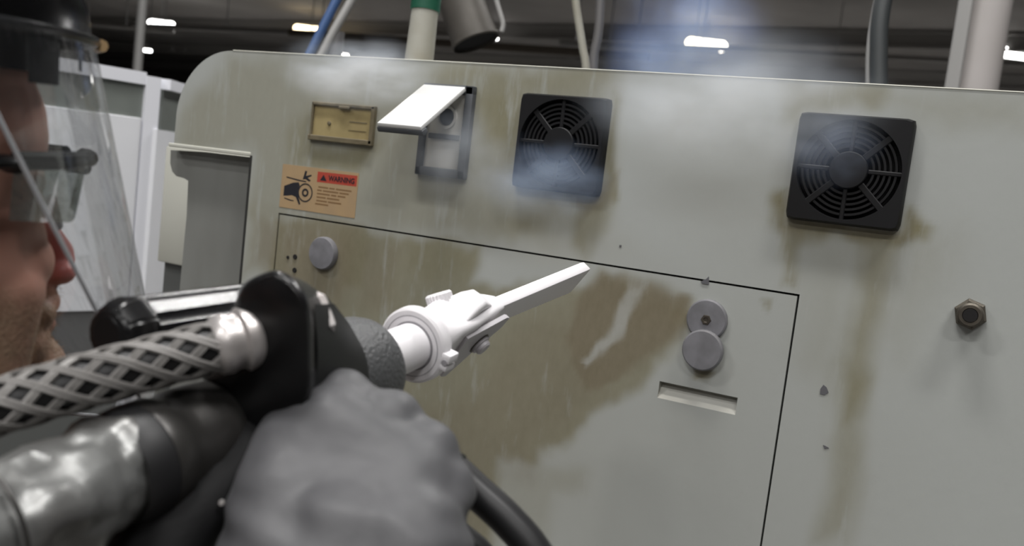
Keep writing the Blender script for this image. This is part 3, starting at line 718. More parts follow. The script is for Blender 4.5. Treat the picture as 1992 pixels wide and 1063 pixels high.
p = at(1862, 110, 2.95); b = bm_new(); add_box(b, (p.x-.022, p.y-.02, 0), (p.x+.022, p.y+.02, 7), .004, 1); tag(build('square_duct', b, M['conduit']), 'narrow grey square duct beside the pale column', 'duct')
pq = at(658, 62, 3.2); b = bm_new(); add_lathe(b, Vector((pq.x, pq.y, 0)), Vector((0, 0, 1)), [(0, .022), (pq.z, .022)], 20); tag(build('post', b, M['dkconduit2']), 'short murky upright post below the slanted conduit', 'post')
standing('steel_post', 272, 70, 11, .055, M['conduit'], 'slim grey steel post rising behind the white enclosure', 'post')
# horizontal service runs under the roof
def run(name, px0, py0, px1, py1, d0, d1, r, m, label):
    a, c = at(px0, py0, d0), at(px1, py1, d1); e = (c-a)*.35; tt = thing(name, a, label, 'pipe'); p0, p1 = a-e, c+e
    bm = bm_new(); add_lathe(bm, p0, p1-p0, [(0, r), ((p1-p0).length, r)], 12); build('pipe', bm, m, tt)
    for k in (.1, .5, .9):
        q = p0.lerp(p1, k); bm = bm_new(); add_tube(bm, [q, Vector((q.x, q.y, 7.05))], .015, 6); build('hanger', bm, M['lamph'], tt)
run('service_pipe', 330, 52, 560, 62, 26, 24, .07, M['beam'], 'long grey service pipe under the roof at upper left')
run('service_pipe', 690, 72, 1100, 100, 22, 20, .09, M['beam2'], 'brown service pipe under the roof behind the tilted duct')
run('service_pipe', 1420, 96, 1850, 118, 24, 22, .07, M['beam'], 'dim grey service pipe under the roof right of the haze')
run('service_pipe', 190, 48, 300, 58, 30, 30, .06, M['beam'], 'short grey service pipe beyond the slim steel post')
run('service_pipe', 1150, 88, 1330, 98, 22, 21, .10, M['conduit'], 'pale service pipe seen through the blue vapour')
# far lamps
def lamp(px, py, d, L, w, m, label):
    c = at(px, py, d); tt = thing('hall_lamp', c, label, 'lamp', 'bright lamps under the hall roof')
    h = R.copy(); h.z = 0; h.normalize(); r = L*.135
    prof = [(-L/2+r-r*math.cos(a_), r*math.sin(a_)) for a_ in np.linspace(.15, math.pi/2, 6)] + [(L/2-r+r*math.sin(a_), r*math.cos(a_)) for a_ in np.linspace(0, math.pi/2-.15, 6)]
    bm = bm_new(); add_lathe(bm, c, h, prof, 20); build('diffuser', bm, m, tt)
    if L > .9: area('hall_light', c-Vector((0, 0, r*1.15)), L*.8, r, 1100)
    bm = bm_new(); dd = Vector((-h.y, h.x, 0)); mt = Matrix(((h.x, dd.x, 0, c.x), (h.y, dd.y, 0, c.y), (0, 0, 1, c.z), (0, 0, 0, 1)))
    add_box(bm, (-L*.3, -r*.5, r*.85), (L*.3, r*.5, r*1.35), r*.1, 1, mat=mt); build('housing', bm, M['lamph'], tt)
    bm = bm_new(); add_tube(bm, [Vector((c.x, c.y, c.z+r*1.2)), Vector((c.x, c.y, 7.0))], .015, 8); build('hanger', bm, M['lamph'], tt)
lamp(314, 47, 34, 1.02, .9, M['lamp'], 'white hall lamp above the white enclosure, leftmost large one')
lamp(600, 58, 34, 1.12, .9, M['lampw'], 'warm yellowish hall lamp left of the blue hose')
lamp(1374, 87, 27, 1.25, .9, M['lamp'], 'large white hall lamp above the blue vapour')
lamp(1975, 104, 24, 1.05, .9, M['lamp'], 'white hall lamp beside the pale column, cut by the frame')
lamp(285, 98, 46, .55, .6, M['lamp'], 'small far white lamp just right of the slim steel post')
lamp(960, 75, 31, .34, .6, M['lamp'], 'small far lamp at the mouth of the tilted duct')
lamp(668, 107, 38, .45, .6, M['lamp'], 'small far lamp peeping over the machine below the conduit')
lamp(1268, 140, 40, .36, .6, M['lamp'], 'small far lamp peeping over the machine below the vapour')
for k, (px, py) in enumerate(((425, 100), (392, 99), (362, 98), (335, 98))):
    lamp(px, py, 50, .27, .4, M['lamph'] if k else M['lamp'], ('distant row lamp nearest the rounded machine corner', 'second distant unlit lamp left of the machine corner', 'third distant unlit lamp left of the machine corner', 'fourth distant unlit lamp, beside the small white one')[k])
# overhead lamps, most of them unseen and added for fill or highlights
for i, q in enumerate(NEAR_LAMPS):
    tt = thing('high_bay_or_fill_lamp', (q[0], q[1], LAMP_Z), 'long high bay lamp hanging above ' + ('the worker and gun', 'the machine right end', 'the floor behind the machine, added for highlights on the gun', 'the white enclosure, added to brighten it', 'the aisle left behind the worker, added as fill', 'the aisle straight behind the camera, added as fill', 'the aisle right behind the camera, added as fill', 'the rear aisle on the left, added as fill', 'the rear aisle on the right, added as fill')[i], 'lamp', 'high bay lamps over the work')
    bm = bm_new(); add_box(bm, (q[0]-.8, q[1]-.28, LAMP_Z), (q[0]+.8, q[1]+.28, LAMP_Z+.15), .03, 1); build('housing', bm, M['lamph'], tt)
    bm = bm_new(); add_tube(bm, [Vector((q[0], q[1], LAMP_Z+.1)), Vector((q[0], q[1], 7.0))], .02, 8); build('hanger', bm, M['lamph'], tt)

# ================================================================== THE BLASTING GUN
R0 = at(806, 671, .72); TIP = at(1127, 534, 1.0)
GA = (TIP-R0).normalized(); _v = (U-GA*U.dot(GA)).normalized(); _w = _v.cross(GA); _w = _w if _w.dot(R) > 0 else -_w
RHO = math.radians(45)
GN = (_v*math.cos(RHO)+_w*math.sin(RHO)).normalized(); GT = (_w*math.cos(RHO)-_v*math.sin(RHO)).normalized()
def GL(s, h, k): return R0+GA*s+GN*h+GT*k
def GP(px, py, s):
    d = ray(px, py); t_ = (R0+GA*s-CAM).dot(GA)/d.dot(GA); return CAM+d*t_
GLEN = (TIP-R0).length
gun = thing('blasting_gun', R0, 'black hand-held blasting gun with white tube and flat white nozzle', 'tool')
# white tube
b = bm_new(); add_lathe(b, R0, GA, [(-.10, .0185), (.0, .0185)], 40); build('barrel_tube', b, M['white'], gun)
# clamp ring (two half shells), flange behind
b = bm_new(); add_lathe(b, R0, GA, [(-.004, .0195), (-.0045, .021), (-.0045, .0285), (-.003, .0305), (.004, .031), (.007, .0295), (.009, .0275), (.012, .0275), (.013, .024)], 56, False, True); build('clamp_ring', b, M['white'], gun)
b = bm_new(); add_lathe(b, R0, GA, [(-.0048, .0243), (-.0048, .0248), (-.0040, .0248)], 56, False, False); build('clamp_groove', b, M['wline'], gun)
b = bm_new(); add_lathe(b, R0, GA, [(-.0050, .0188), (-.0050, .0196), (-.0040, .0198)], 48, False, False); build('tube_seal', b, M['wline'], gun)
def gbox(s0, s1, h0, h1, k0, k1, bev, m, name, parent=None, seg=2):
    bm = bm_new(); mt = Matrix(((GA.x, GN.x, GT.x, R0.x), (GA.y, GN.y, GT.y, R0.y), (GA.z, GN.z, GT.z, R0.z), (0, 0, 0, 1)))
    add_box(bm, (s0, h0, k0), (s1, h1, k1), bev, seg, mat=mt); return build(name, bm, m, parent or gun)
pe = GP(866, 702, .0)
xe, ye, _ = frame_of(GA, U)
b = bm_new(); dirx = (pe-R0).normalized(); diry = GA.cross(dirx)
mt = Matrix(((GA.x, dirx.x, diry.x, R0.x), (GA.y, dirx.y, diry.y, R0.y), (GA.z, dirx.z, diry.z, R0.z), (0, 0, 0, 1)))
add_box(b, (-.0045, .027, -.0075), (.009, .036, .0005), .0015, 2, mat=mt); add_box(b, (-.0045, .027, .0016), (.009, .035, .0075), .0015, 2, mat=mt); build('clamp_ear', b, M['white'], gun)
b = bm_new(); add_lathe(b, R0+dirx*.032-GA*.0048, GA, [(0, .0026), (.0006, .0026)], 16); build('clamp_screw', b, M['wline'], gun)
# nozzle body : rounded block that narrows to the blade
def rrect(s, h0, h1, k0, k1, r, n=5):
    pts = []
    for (ch, ck, a0) in ((h1-r, k1-r, 0), (h1-r, k0+r, 1), (h0+r, k0+r, 2), (h0+r, k1-r, 3)):
        for i in range(n):
            a = math.pi/2*(i/(n-1)); c_, s_ = math.cos(a), math.sin(a)
            dh, dk = ((c_, s_), (-0, 0), (0, 0), (0, 0))[0] if False else (0, 0)
            if a0 == 0: dh, dk = s_, c_
            if a0 == 1: dh, dk = c_, -s_
            if a0 == 2: dh, dk = -s_, -c_
            if a0 == 3: dh, dk = -c_, s_
            pts.append(GL(s, ch+r*dh, ck+r*dk))
    return pts
b = bm_new()
add_loft(b, [rrect(.008, -.020, .020, -.020, .020, .019), rrect(.020, -.020, .021, -.021, .019, .014), rrect(.034, -.022, .022, -.021, .017, .006), rrect(.060, -.024, .022, -.020, .016, .004),
             rrect(.086, -.022, .021, -.017, .013, .004), rrect(.108, -.019, .018, -.012, .010, .004), rrect(.122, -.016, .0155, -.008, .008, .003)])
build('nozzle_body', b, M['white'], gun)
# hump on top, side plate with bolt, round knob at the far side
b = bm_new(); add_loft(b, [rrect(.046, .018, .022, -.018, .010, .002), rrect(.062, .018, .030, -.016, .008, .004), rrect(.076, .018, .031, -.014, .006, .004), rrect(.098, .016, .0205, -.010, .004, .002)]); build('nozzle_hump', b, M['white'], gun)
plate = [(.045, .012), (.105, .019), (.113, .016), (.113, .004), (.086, -.022), (.067, -.045), (.056, -.041), (.050, -.020)]
b = bm_new(); add_prism(b, [GL(s, h, .0155) for s, h in plate], GT*.004); o = build('side_plate', b, M['white_shade'], gun); o['label'] = 'diamond side plate, its shade put into the grey'
c = GL(.085, -.008, .0195)
b = bm_new(); add_lathe(b, c, GT, [(0, .0095), (.003, .0095), (.0035, .0075), (.006, .0075), (.0075, .006)], 24); build('plate_bolt', b, M['white_shade'], gun)
b = bm_new(); add_lathe(b, c-GT*.0004, GT, [(0, .0112), (.0012, .0108)], 24); build('bolt_washer', b, M['bolt'], gun)
c = GL(.050, .013, -.019); kd = (-GT*.8+GN*.5).normalized()
b = bm_new(); x, y, a = frame_of(kd); rings = []
for s, r in ((-.004, .0115), (.008, .0115), (.0095, .010)):
    rings.append([c+a*s+(x*math.cos(2*math.pi*i/48)+y*math.sin(2*math.pi*i/48))*(r*(1.0 if i % 2 else .93)) for i in range(48)])
add_loft(b, rings); build('knurled_knob', b, M['white'], gun, True, 20)
# flat blade nozzle
b = bm_new()
def blade(s, hb): return rrect(s, -hb, .0145, -.0062, .0062, .0016, 3)
add_loft(b, [blade(.112, .015), blade(.20, .0185), blade(.28, .022), blade(GLEN-.008, .0238), rrect(GLEN, -.0238, .0140, -.0058, .0058, .0016, 3)])
o = build('flat_nozzle', b, M['white'], gun); o['label'] = 'long flat white fan nozzle blade'
gbox(GLEN-.001, GLEN+.0006, -.021, .012, -.0038, .0038, .0004, M['hole'], 'nozzle_slit', None, 1)
# stippled front collar
S_C = -.062
b = bm_new(); add_lathe(b, R0, GA, [(-.120, .036), (-.092, .039), (-.072, .0385), (-.064, .036), (-.060, .030), (-.060, .019)], 56, True, False); build('front_collar', b, M['collar'], gun)
b = bm_new(); add_lathe(b, GP(738, 655, -.066), GA, [(-.012, .0045), (.006, .0045), (.008, .003)], 16); build('collar_lug', b, M['black'], gun)
# housing: black, its lit right flank coloured lighter, lofted along the gun
def loop(pts, s, n=48):
    P = [GP(px, py, s) for px, py in pts]; C_ = smooth_path(P+[P[0]], 4)[:-1]; return C_
rear = [(455,600),(470,556),(512,532),(545,527),(580,552),(604,600),(610,690),(604,780),(560,850),(500,890),(440,880),(400,820),(395,740),(415,660)]
mid  = [(480,600),(500,556),(536,535),(575,540),(612,562),(640,600),(656,690),(655,780),(620,850),(560,890),(500,880),(455,820),(445,740),(455,660)]
fro  = [(545,630),(570,585),(600,568),(628,571),(650,596),(672,640),(700,705),(705,790),(670,850),(620,880),(570,870),(540,820),(528,750),(530,690)]
def shrink(pts, k): 
    cx_ = sum(p[0] for p in pts)/len(pts); cy_ = sum(p[1] for p in pts)/len(pts); return [(cx_+(x-cx_)*k, cy_+(y-cy_)*k) for x, y in pts]
b = bm_new(); add_loft(b, [loop(shrink(rear, .9), -.212), loop(shrink(rear, .97), -.209), loop(rear, -.200), loop(mid, -.165), loop(fro, -.118), loop(shrink(fro, .82), -.098)])
build('housing', b, M['black'], gun, True, 60)
# lighter skin on the near flank, the light on it put into colour
def flank(px, py, s, out):
    q = GP(px, py, s); cc = R0+GA*s; return q+(q-cc).normalized()*out
sideA = [(606,600),(612,690),(606,775)]; sideB = [(645,598),(664,690),(662,785)]; sideC = [(678,640),(708,705),(712,790)]
b = bm_new()
rows = [[flank(x, y, s, .003) for x, y in rr_] for rr_, s in ((sideA, -.196), (sideB, -.165), (sideC, -.118))]
vr = [[b.verts.new(p) for p in smooth_path(r_, 6)] for r_ in rows]
for i in range(2):
    for j in range(len(vr[0])-1): b.faces.new((vr[i][j], vr[i+1][j], vr[i+1][j+1], vr[i][j+1]))
r_ = bmesh.ops.solidify(b, geom=b.faces[:], thickness=.004)
build('lit_flank', b, M['black_lit'], gun)
# rear side handle, stippled, with a faceted end cap
h1, h0 = at(455, 612, .60), at(262, 643, .520); hd = (h0-h1).normalized(); hl = (h0-h1).length
hm_ = (h0+h1)/2; hn = ((CAM-hm_).normalized()+(Vector((NEAR_LAMPS[2][0], NEAR_LAMPS[2][1], LAMP_Z))-hm_).normalized()).normalized(); hn = (hn-hd*hn.dot(hd)).normalized()
hx_ = Matrix.Rotation(math.radians(22.5), 3, hd) @ hn; hup = hd.cross(hx_)
b = bm_new(); add_lathe(b, h1, hd, [(-.03, .0208), (hl, .0208)], 8, True, False, up=hup); 
bmesh.ops.bevel(b, geom=[e for e in b.edges if abs((e.verts[1].co-e.verts[0].co).normalized().dot(hd)) > .9], offset=.004, segments=3, affect='EDGES')
hh = build('rear_handle', b, M['blackgrip'], gun, True, 40); hh['label'] = 'shiny stippled black grip bar'
b = bm_new(); add_lathe(b, h1+hd*hl, hd, [(0, .0211), (.008, .0208), (.019, .0155), (.021, .012)], 8, True, True, up=hup)
bmesh.ops.bevel(b, geom=b.edges[:], offset=.0016, segments=2, affect='EDGES'); build('handle_cap', b, M['black'], gun, True, 30)
b = bm_new(); add_tube(b, smooth_path([at(450, 615, .60), at(500, 640, .60), at(540, 680, .60)], 6), .021, 20); build('handle_arm', b, M['black'], gun)
# pistol handle that drops to the lower left
path = smooth_path([at(545, 800, .56), at(470, 880, .535), at(400, 955, .515), at(330, 1030, .50), at(290, 1110, .49)], 6)
b = bm_new(); add_tube(b, path, lambda t_: .033-.003*math.sin(t_*3), 24, flat=.8); build('pistol_handle', b, M['hgrip'], gun)
b = bm_new(); add_lathe(b, at(432, 978, .488), -F, [(0, .0016), (.0015, .0014)], 12); build('handle_screw', b, M['zinc'], gun)
# cross bar under the gloved hand, and the trigger ring below the collar
b = bm_new(); add_tube(b, smooth_path([at(585, 790, .575), at(690, 840, .57), at(800, 895, .56), at(880, 935, .55)], 5), .017, 20); build('cross_grip', b, M['black'], gun)
b = bm_new(); tc_ = at(768, 752, .70); pth = [tc_+(R*math.cos(a_)+U*math.sin(a_))*.0045 for a_ in np.linspace(0, 2*math.pi, 25)]
add_tube(b, pth, .0014, 8, False); build('trigger_ring', b, M['chrome'], gun)
b = bm_new(); add_lathe(b, at(762, 735, .70), -U, [(0, .0035), (.012, .003)], 12); build('trigger_pin', b, M['black'], gun)
# hose coupling at the gun's rear
b = bm_new()
cpl = R0+GA*(-.292)
add_lathe(b, R0, GA, [(-.200, .029), (-.222, .0315), (-.236, .032), (-.240, .0305), (-.250, .0308), (-.254, .0328), (-.264, .0328), (-.268, .030), (-.276, .028)], 48); o = build('hose_coupling', b, M['nut'], gun); o['label'] = 'dark worn metal hose coupling'
b = bm_new(); add_lathe(b, R0, GA, [(-.281, .0285), (-.277, .0318), (-.266, .0332), (-.262, .031)], 48, False, False); build('coupling_seal', b, M['rubber'], gun)

# ================================================================== HOSES
hose = thing('blast_hose', R0-GA*.3, 'thick silver wrapped hose at the lower left behind the gun', 'hose')
A1 = R0-GA*.272; pts = [A1, R0-GA*.33-U*.002, R0-GA*.40-U*.006-R*.004, R0-GA*.50-U*.02-R*.02, R0-GA*.62-U*.06-R*.05]
path = smooth_path(pts, 14)
b = bm_new(); fr = path_frames(path); rings = []
for i, p in enumerate(path):
    x, y, t_ = fr[i]; ring = []
    for k in range(48):
        a_ = 2*math.pi*k/48; r = .0268+.0035*min(1, i/24)
        q3 = Vector((math.cos(a_)*1.3, math.sin(a_)*1.3, i*.16))
        r += .0055*mnoise.noise(q3) + .0034*mnoise.noise(q3*2.3) + .0014*abs(math.sin(i*.42+1.5*math.sin(a_+i*.05)))
        ring.append(p+(x*math.cos(a_)+y*math.sin(a_))*r)
    rings.append(ring)
add_loft(b, rings); build('wrapped_hose', b, M['duct'], hose)
for s in (.352,):
    b = bm_new(); c = R0-GA*s
    pth = [c+(_v*math.cos(a_)+_w*math.sin(a_))*.0335 for a_ in np.linspace(0, 2*math.pi, 41)]
    add_tube(b, pth, .0012, 8, False, 1.0); build('wire_tie', b, M['nut'], hose)

bh = thing('braided_hose', at(300, 705, .49), 'black hose in grey braided wire sleeve running into the gun', 'hose')
bp = smooth_path([at(505, 652, .520), at(430, 672, .508), at(330, 698, .495), at(200, 733, .478), at(60, 772, .462), at(-120, 830, .44), at(-330, 920, .42)], 24)
HR = .0137
b = bm_new(); add_tube(b, bp[6:], HR-.002, 24); build('inner_hose', b, M['rubber'], bh)
fr = path_frames(bp); cum = [0]
for i in range(1, len(bp)): cum.append(cum[-1]+(bp[i]-bp[i-1]).length)
NW, PITCH = 6, .124
for sgn in (1, -1):
    for k in range(NW):
        bm = bm_new()
        for dbl in (-.0014, .0014):
            pth = []
            for i in range(8, len(bp)):
                x, y, t_ = fr[i]; a_ = sgn*2*math.pi*cum[i]/PITCH+2*math.pi*k/NW+dbl/HR
                rr_ = HR*(.86+.14*min(1, (i-8)/10))+.0003*sgn
                pth.append(bp[i]+(x*math.cos(a_)+y*math.sin(a_))*rr_)
            add_tube(bm, pth, .0013, 5)
        build('wire_strand', bm, M['wire'], bh)
d0 = (bp[0]-bp[22]).normalized(); f0 = bp[17]
b = bm_new(); add_lathe(b, f0, d0, [(-.012, .0140), (-.009, .0165), (-.004, .0172), (.000, .0158), (.003, .0160), (.005, .0185), (.012, .0190), (.016, .0174), (.019, .0172), (.021, .0196), (.036, .0198), (.039, .0178), (.042, .0172)], 40); o = build('ferrule', b, M['zinc'], bh); o['label'] = 'bright worn metal end ferrule'
b = bm_new(); add_lathe(b, f0+d0*.042, d0, [(0, .0172), (.004, .019), (.012, .019), (.014, .015)], 6, True, True); build('hex_nut', b, M['zinc'], bh, True, 20)

pts = [at(872, 905, .56), at(925, 955, .555), at(985, 1010, .55), at(1040, 1075, .545), at(1080, 1160, .54), at(1090, 1300, .55)]
b = bm_new(); add_tube(b, smooth_path(pts, 8), .0108, 20); tag(build('control_cable', b, M['rubber2']), 'thick black cable dropping to the right from the gloved hand', 'cable')
pts = [at(840, 990, .60), at(890, 1040, .60), at(935, 1080, .60), at(970, 1140, .60), at(985, 1260, .60)]
b = bm_new(); add_tube(b, smooth_path(pts, 8), .0095, 16); tag(build('short_cable', b, M['rubber2']), 'second black cable mostly hidden below the thick one', 'cable')
pts = [at(60, 1110, .60), at(160, 1066, .60), at(225, 1040, .60), at(300, 1015, .60), at(380, 1000, .61)]
b = bm_new(); add_tube(b, smooth_path(pts, 8), .007, 14); tag(build('lower_strap', b, M['rubber2']), 'thin dark line under the silver hose by the sleeve', 'cable')

# ================================================================== THE WORKER
# head frame: hx forward (facing), hy left, hz up; the nose tip is anchored
FY = math.radians(56)
Rh = Vector((R.x, R.y, 0)).normalized(); Fh = Vector((F.x, F.y, 0)).normalized()
fwd = Rh*math.cos(FY)+Fh*math.sin(FY); up = Vector((0, 0, 1)); HP = math.radians(3)
HX = (fwd*math.cos(HP)+up*math.sin(HP)).normalized(); HZ = (up*math.cos(HP)-fwd*math.sin(HP)).normalized(); HY = HZ.cross(HX)
NOSE = at(137, 508, .62)
HS = 1.03
NT = Vector((.121, 0, -.036))*HS
H0 = NOSE-HX*NT.x-HZ*NT.z
def hp(x, y, z): return H0+(HX*x+HY*y+HZ*z)*HS
H3 = Matrix((HX, HY, HZ)).transposed()
person = thing('person', (H0.x, H0.y, 0), 'bearded worker in face shield and glasses, aiming the gun at the machine', 'person')
b = bm_new()
def hb(x, y, z, rx, ry, rz, seg=24): add_ball(b, hp(x, y, z), (rx*HS, ry*HS, rz*HS), H3, seg)
def hc(p, q, r0, r1): add_capsule(b, hp(*p), hp(*q), r0*HS, r1*HS)
hb(-.015, 0, .045, .103, .077, .085)             # skull
hb(.036, 0, .045, .060, .066, .068)              # forehead
hb(.048, 0, -.03, .050, .058, .070)              # mid face
hb(.030, 0, -.075, .058, .054, .050)             # jaw
for s in (1, -1):
    hc((.080, s*.010, .020), (.066, s*.046, .020), .014, .012)   # brow
    hb(.070, s*.033, -.028, .020, .020, .020)     # cheek
    hc((.060, s*.038, -.045), (.055, s*.036, -.085), .022, .020)
    hc((-.02, s*.062, -.055), (.06, s*.030, -.098), .014, .016)  # jaw line
    hb(-.012, s*.079, -.012, .018, .006, .030)    # ear
    hb(.110, s*.010, -.042, .009, .0075, .0075)   # nostril wing
    hb(.074, s*.030, .006, .012, .013, .012)      # eyeball / lid
hc((.088, 0, .006), (.112, 0, -.030), .0085, .0105)
hb(.1125, 0, -.035, .0105, .0115, .010)
hc((.088, 0, -.036), (.100, 0, -.044), .014, .010)
hc((.093, -.018, -.066), (.093, .018, -.066), .0085, .0085); hb(.099, 0, -.060, .012, .020, .011)
hb(.0985, 0, -.0745, .010, .018, .007)
hb(.090, 0, -.068, .012, .024, .022)
hb(.093, 0, -.103, .023, .027, .022); hb(.083, 0, -.085, .020, .030, .022); hc((.090, 0, -.076), (.094, 0, -.098), .013, .018)
hc((-.02, 0, -.06), (-.055, 0, -.19), .058, .062)  # neck
# trunk and arms, down to the hips so that nothing hangs in the air
tz = lambda z: Vector((0, 0, z))
sp = H0-fwd*.05
lat = Vector((0, 0, 1)).cross(fwd)                # to the worker's left
def wp(f_, l_, z): return Vector((sp.x, sp.y, 0))+fwd*f_+lat*l_+tz(z)
zc = H0.z
for (z, rx, ry, fo) in ((zc-.27, .11, .17, .0), (zc-.36, .125, .185, .0), (zc-.46, .125, .18, .0), (zc-.56, .12, .165, .0), (zc-.66, .12, .165, .0)):
    m3 = Matrix((fwd, lat, Vector((0, 0, 1)))).transposed(); add_ball(b, wp(fo, 0, z), (rx, ry, .10), m3, 20)
def arm_joints(side):
    if side < 0:   # right arm, near the camera, to the gloved hand
        return wp(0, -.205, zc-.27), wp(.10, -.27, zc-.53), at(655, 1150, .475)
    return wp(0, .205, zc-.27), at(-80, 1330, .80), at(345, 1010, .66)
for side in (-1, 1):
    s_, e_, w_ = arm_joints(side)
    add_capsule(b, wp(0, side*.10, zc-.25), s_, .062, .058); add_capsule(b, s_, e_, .052, .043); add_capsule(b, e_, w_, .043, .031)
for side in (-1, 1):
    hipj, knee, ank = wp(0, side*.09, zc-.80), wp(.04, side*.10, zc-1.18), wp(-.02, side*.11, .09)
    add_capsule(b, wp(0, side*.06, zc-.70), hipj, .09, .088); add_capsule(b, hipj, knee, .085, .058); add_capsule(b, knee, ank, .056, .040); add_capsule(b, ank+tz(-.045), ank+fwd*.16+tz(-.05), .038, .034)
def skin_shape(co, n): return co
body = remeshed('body', b, .0026, 5, M['skin'], person)
# tone map: R red nose/lips, G stubble
me = body.data; n = len(me.vertices); co = np.empty(n*3); me.vertices.foreach_get('co', co); co = co.reshape(-1, 3)-np.array(H0)
lx, ly, lz_ = (co@np.array(HX))/HS, (co@np.array(HY))/HS, (co@np.array(HZ))/HS
nose = smoothstep(.090, .108, lx)*smoothstep(-.052, -.040, lz_)*smoothstep(.02, -.01, lz_)
lips = .5*smoothstep(.015, .006, np.abs(lz_+.066))*smoothstep(.024, .016, np.abs(ly))*smoothstep(.08, .09, lx)
bd = smoothstep(-.040, -.066, lz_-.55*np.clip(.075-lx, 0, .12)+.0)*smoothstep(-.05, .0, lx)*smoothstep(-.16, -.12, lz_)
bd = np.maximum(bd, smoothstep(-.046, -.054, lz_)*smoothstep(.05, .08, lx)*smoothstep(-.16, -.12, lz_)); bd = bd*(1-lips)
tone = np.stack([np.clip(np.maximum(nose, lips), 0, 1), bd, np.zeros(n), np.ones(n)], -1).astype(np.float32)
ca = me.color_attributes.new('tone', 'FLOAT_COLOR', 'POINT'); ca.data.foreach_set('color', tone.ravel())
# stubble: short stiff hairs on cheek, lip and chin
pr = np.array([p.center[:] for p in me.polygons]); pa = np.array([p.vertices[0] for p in me.polygons]); cand = np.where(bd[pa] > .35)[0]
rs = np.random.RandomState(7); pick = rs.choice(cand, min(5200, len(cand)*2), replace=True); hv, hf = [], []
for f_i in pick:
    p = me.polygons[f_i]; c = p.center+Vector(rs.normal(0, .0012, 3)); nn_ = p.normal
    d_ = (nn_*.75-HZ*.55+Vector(rs.normal(0, .3, 3))).normalized(); L_ = rs.uniform(.002, .0048); sd = d_.cross(F).normalized()*.00013
    i0 = len(hv); hv += [c-sd-nn_*.0004, c+sd-nn_*.0004, c+d_*L_]; hf.append((i0, i0+1, i0+2))
hm = bpy.data.meshes.new('stubble'); hm.from_pydata([tuple(v) for v in hv], [], hf)
o = link('stubble', hm, mat('sandy_stubble', (.38, .25, .16), .5), person); o['kind'] = 'stuff'
# jacket over the trunk and arms
b = bm_new(); m3 = Matrix((fwd, lat, Vector((0, 0, 1)))).transposed()
add_capsule(b, wp(-.02, 0, zc-.20), wp(0, 0, zc-.25), .070, .09)
for (z, rx, ry) in ((zc-.27, .125, .185), (zc-.36, .14, .20), (zc-.46, .14, .195), (zc-.56, .135, .18), (zc-.70, .135, .18), (zc-.80, .13, .18)): add_ball(b, wp(0, 0, z), (rx, ry, .11), m3, 20)
for side in (-1, 1):
    s_, e_, w_ = arm_joints(side); w2 = e_.lerp(w_, .86 if side < 0 else .97)
    add_capsule(b, wp(0, side*.10, zc-.25), s_, .074, .070); add_capsule(b, s_, e_, .064, .056); add_capsule(b, e_, w2, .056, .046)
jk = remeshed('jacket', b, .006, 4, M['sleeve'], person, lambda c, nn_: c+nn_*(.006*mnoise.noise(c*14)+.003*mnoise.noise(c*40)))
b = bm_new()
for side in (-1, 1):
    hipj, knee, ank = wp(0, side*.09, zc-.80), wp(.04, side*.10, zc-1.18), wp(-.02, side*.11, .12)
    add_capsule(b, wp(0, side*.05, zc-.74), hipj, .11, .105); add_capsule(b, hipj, knee, .10, .075); add_capsule(b, knee, ank, .073, .060)
remeshed('trousers', b, .010, 3, mat('dark_work_trousers', (.03, .032, .04), .85), person)
for side in (-1, 1):
    b = bm_new(); ank = wp(-.02, side*.11, .09); add_capsule(b, ank, ank+tz(-.035), .052, .052); add_capsule(b, ank+tz(-.040), ank+fwd*.17+tz(-.048), .048, .042)
    remeshed('boot', b, .008, 3, M['rubber'], person)

# ---- right glove: five fingers closed on the cross grip
b = bm_new()
W0, W1 = at(560, 1040, .475), at(740, 1070, .468)
kn = dict(index=at(668, 778, .535), middle=at(762, 818, .525), ring=at(832, 880, .515), pinky=at(868, 948, .505))
rad = dict(index=.0150, middle=.0152, ring=.0145, pinky=.0130)
wc = at(665, 1085, .470)
for k, t_ in (('index', .15), ('middle', .42), ('ring', .68), ('pinky', .9)):
    base = at(545, 1050, .478).lerp(at(800, 1085, .470), t_)
    add_capsule(b, base, kn[k], .030, .0190 if k != 'pinky' else .0175)
    add_ball(b, kn[k]-F*.004, .0185 if k != 'pinky' else .0165)
add_capsule(b, at(600, 900, .508), at(790, 960, .495), .031, .029)
add_capsule(b, at(575, 970, .495), at(770, 1010, .485), .033, .032)
seg = dict(index=(.044, .027, .022), middle=(.048, .031, .023), ring=(.044, .029, .022), pinky=(.035, .022, .019))
gd = (at(880, 935, .55)-at(585, 790, .575)).normalized()          # along the grip
inn = gd.cross(F).normalized(); inn = inn if inn.dot(U) < 0 else -inn   # towards the palm side, lower left
for k in kn:
    r = rad[k]; p = kn[k]; d_ = ((kn[k]-CAM).normalized()*.95+inn*.32).normalized()
    for j, L_ in enumerate(seg[k]):
        q_ = p+d_*L_; add_capsule(b, p, q_, r*(1-.06*j), r*(.96-.08*j), 16); p = q_
        ang = math.radians(78 if j == 0 else 62); ax = d_.cross(inn).normalized() if j == 0 else ax
        d_ = (Matrix.Rotation(ang, 3, ax) @ d_).normalized()
add_capsule(b, at(610, 797, .535), kn['index'], .0205, .0190)
for k0, k1 in (('index', 'middle'), ('middle', 'ring'), ('ring', 'pinky')): add_capsule(b, kn[k0]+inn*.004, kn[k1]+inn*.004, .0186, .0186)
add_capsule(b, at(640, 850, .515), at(800, 940, .500), .030, .027)
# thumb leaves the side of the palm near the wrist
th = [at(552, 985, .485), at(565, 880, .510), at(598, 800, .540), at(640, 790, .585), at(690, 815, .605)]
for j, (r0, r1) in enumerate(((.030, .024), (.024, .019), (.018, .0165), (.016, .014))): add_capsule(b, th[j], th[j+1], r0, r1)
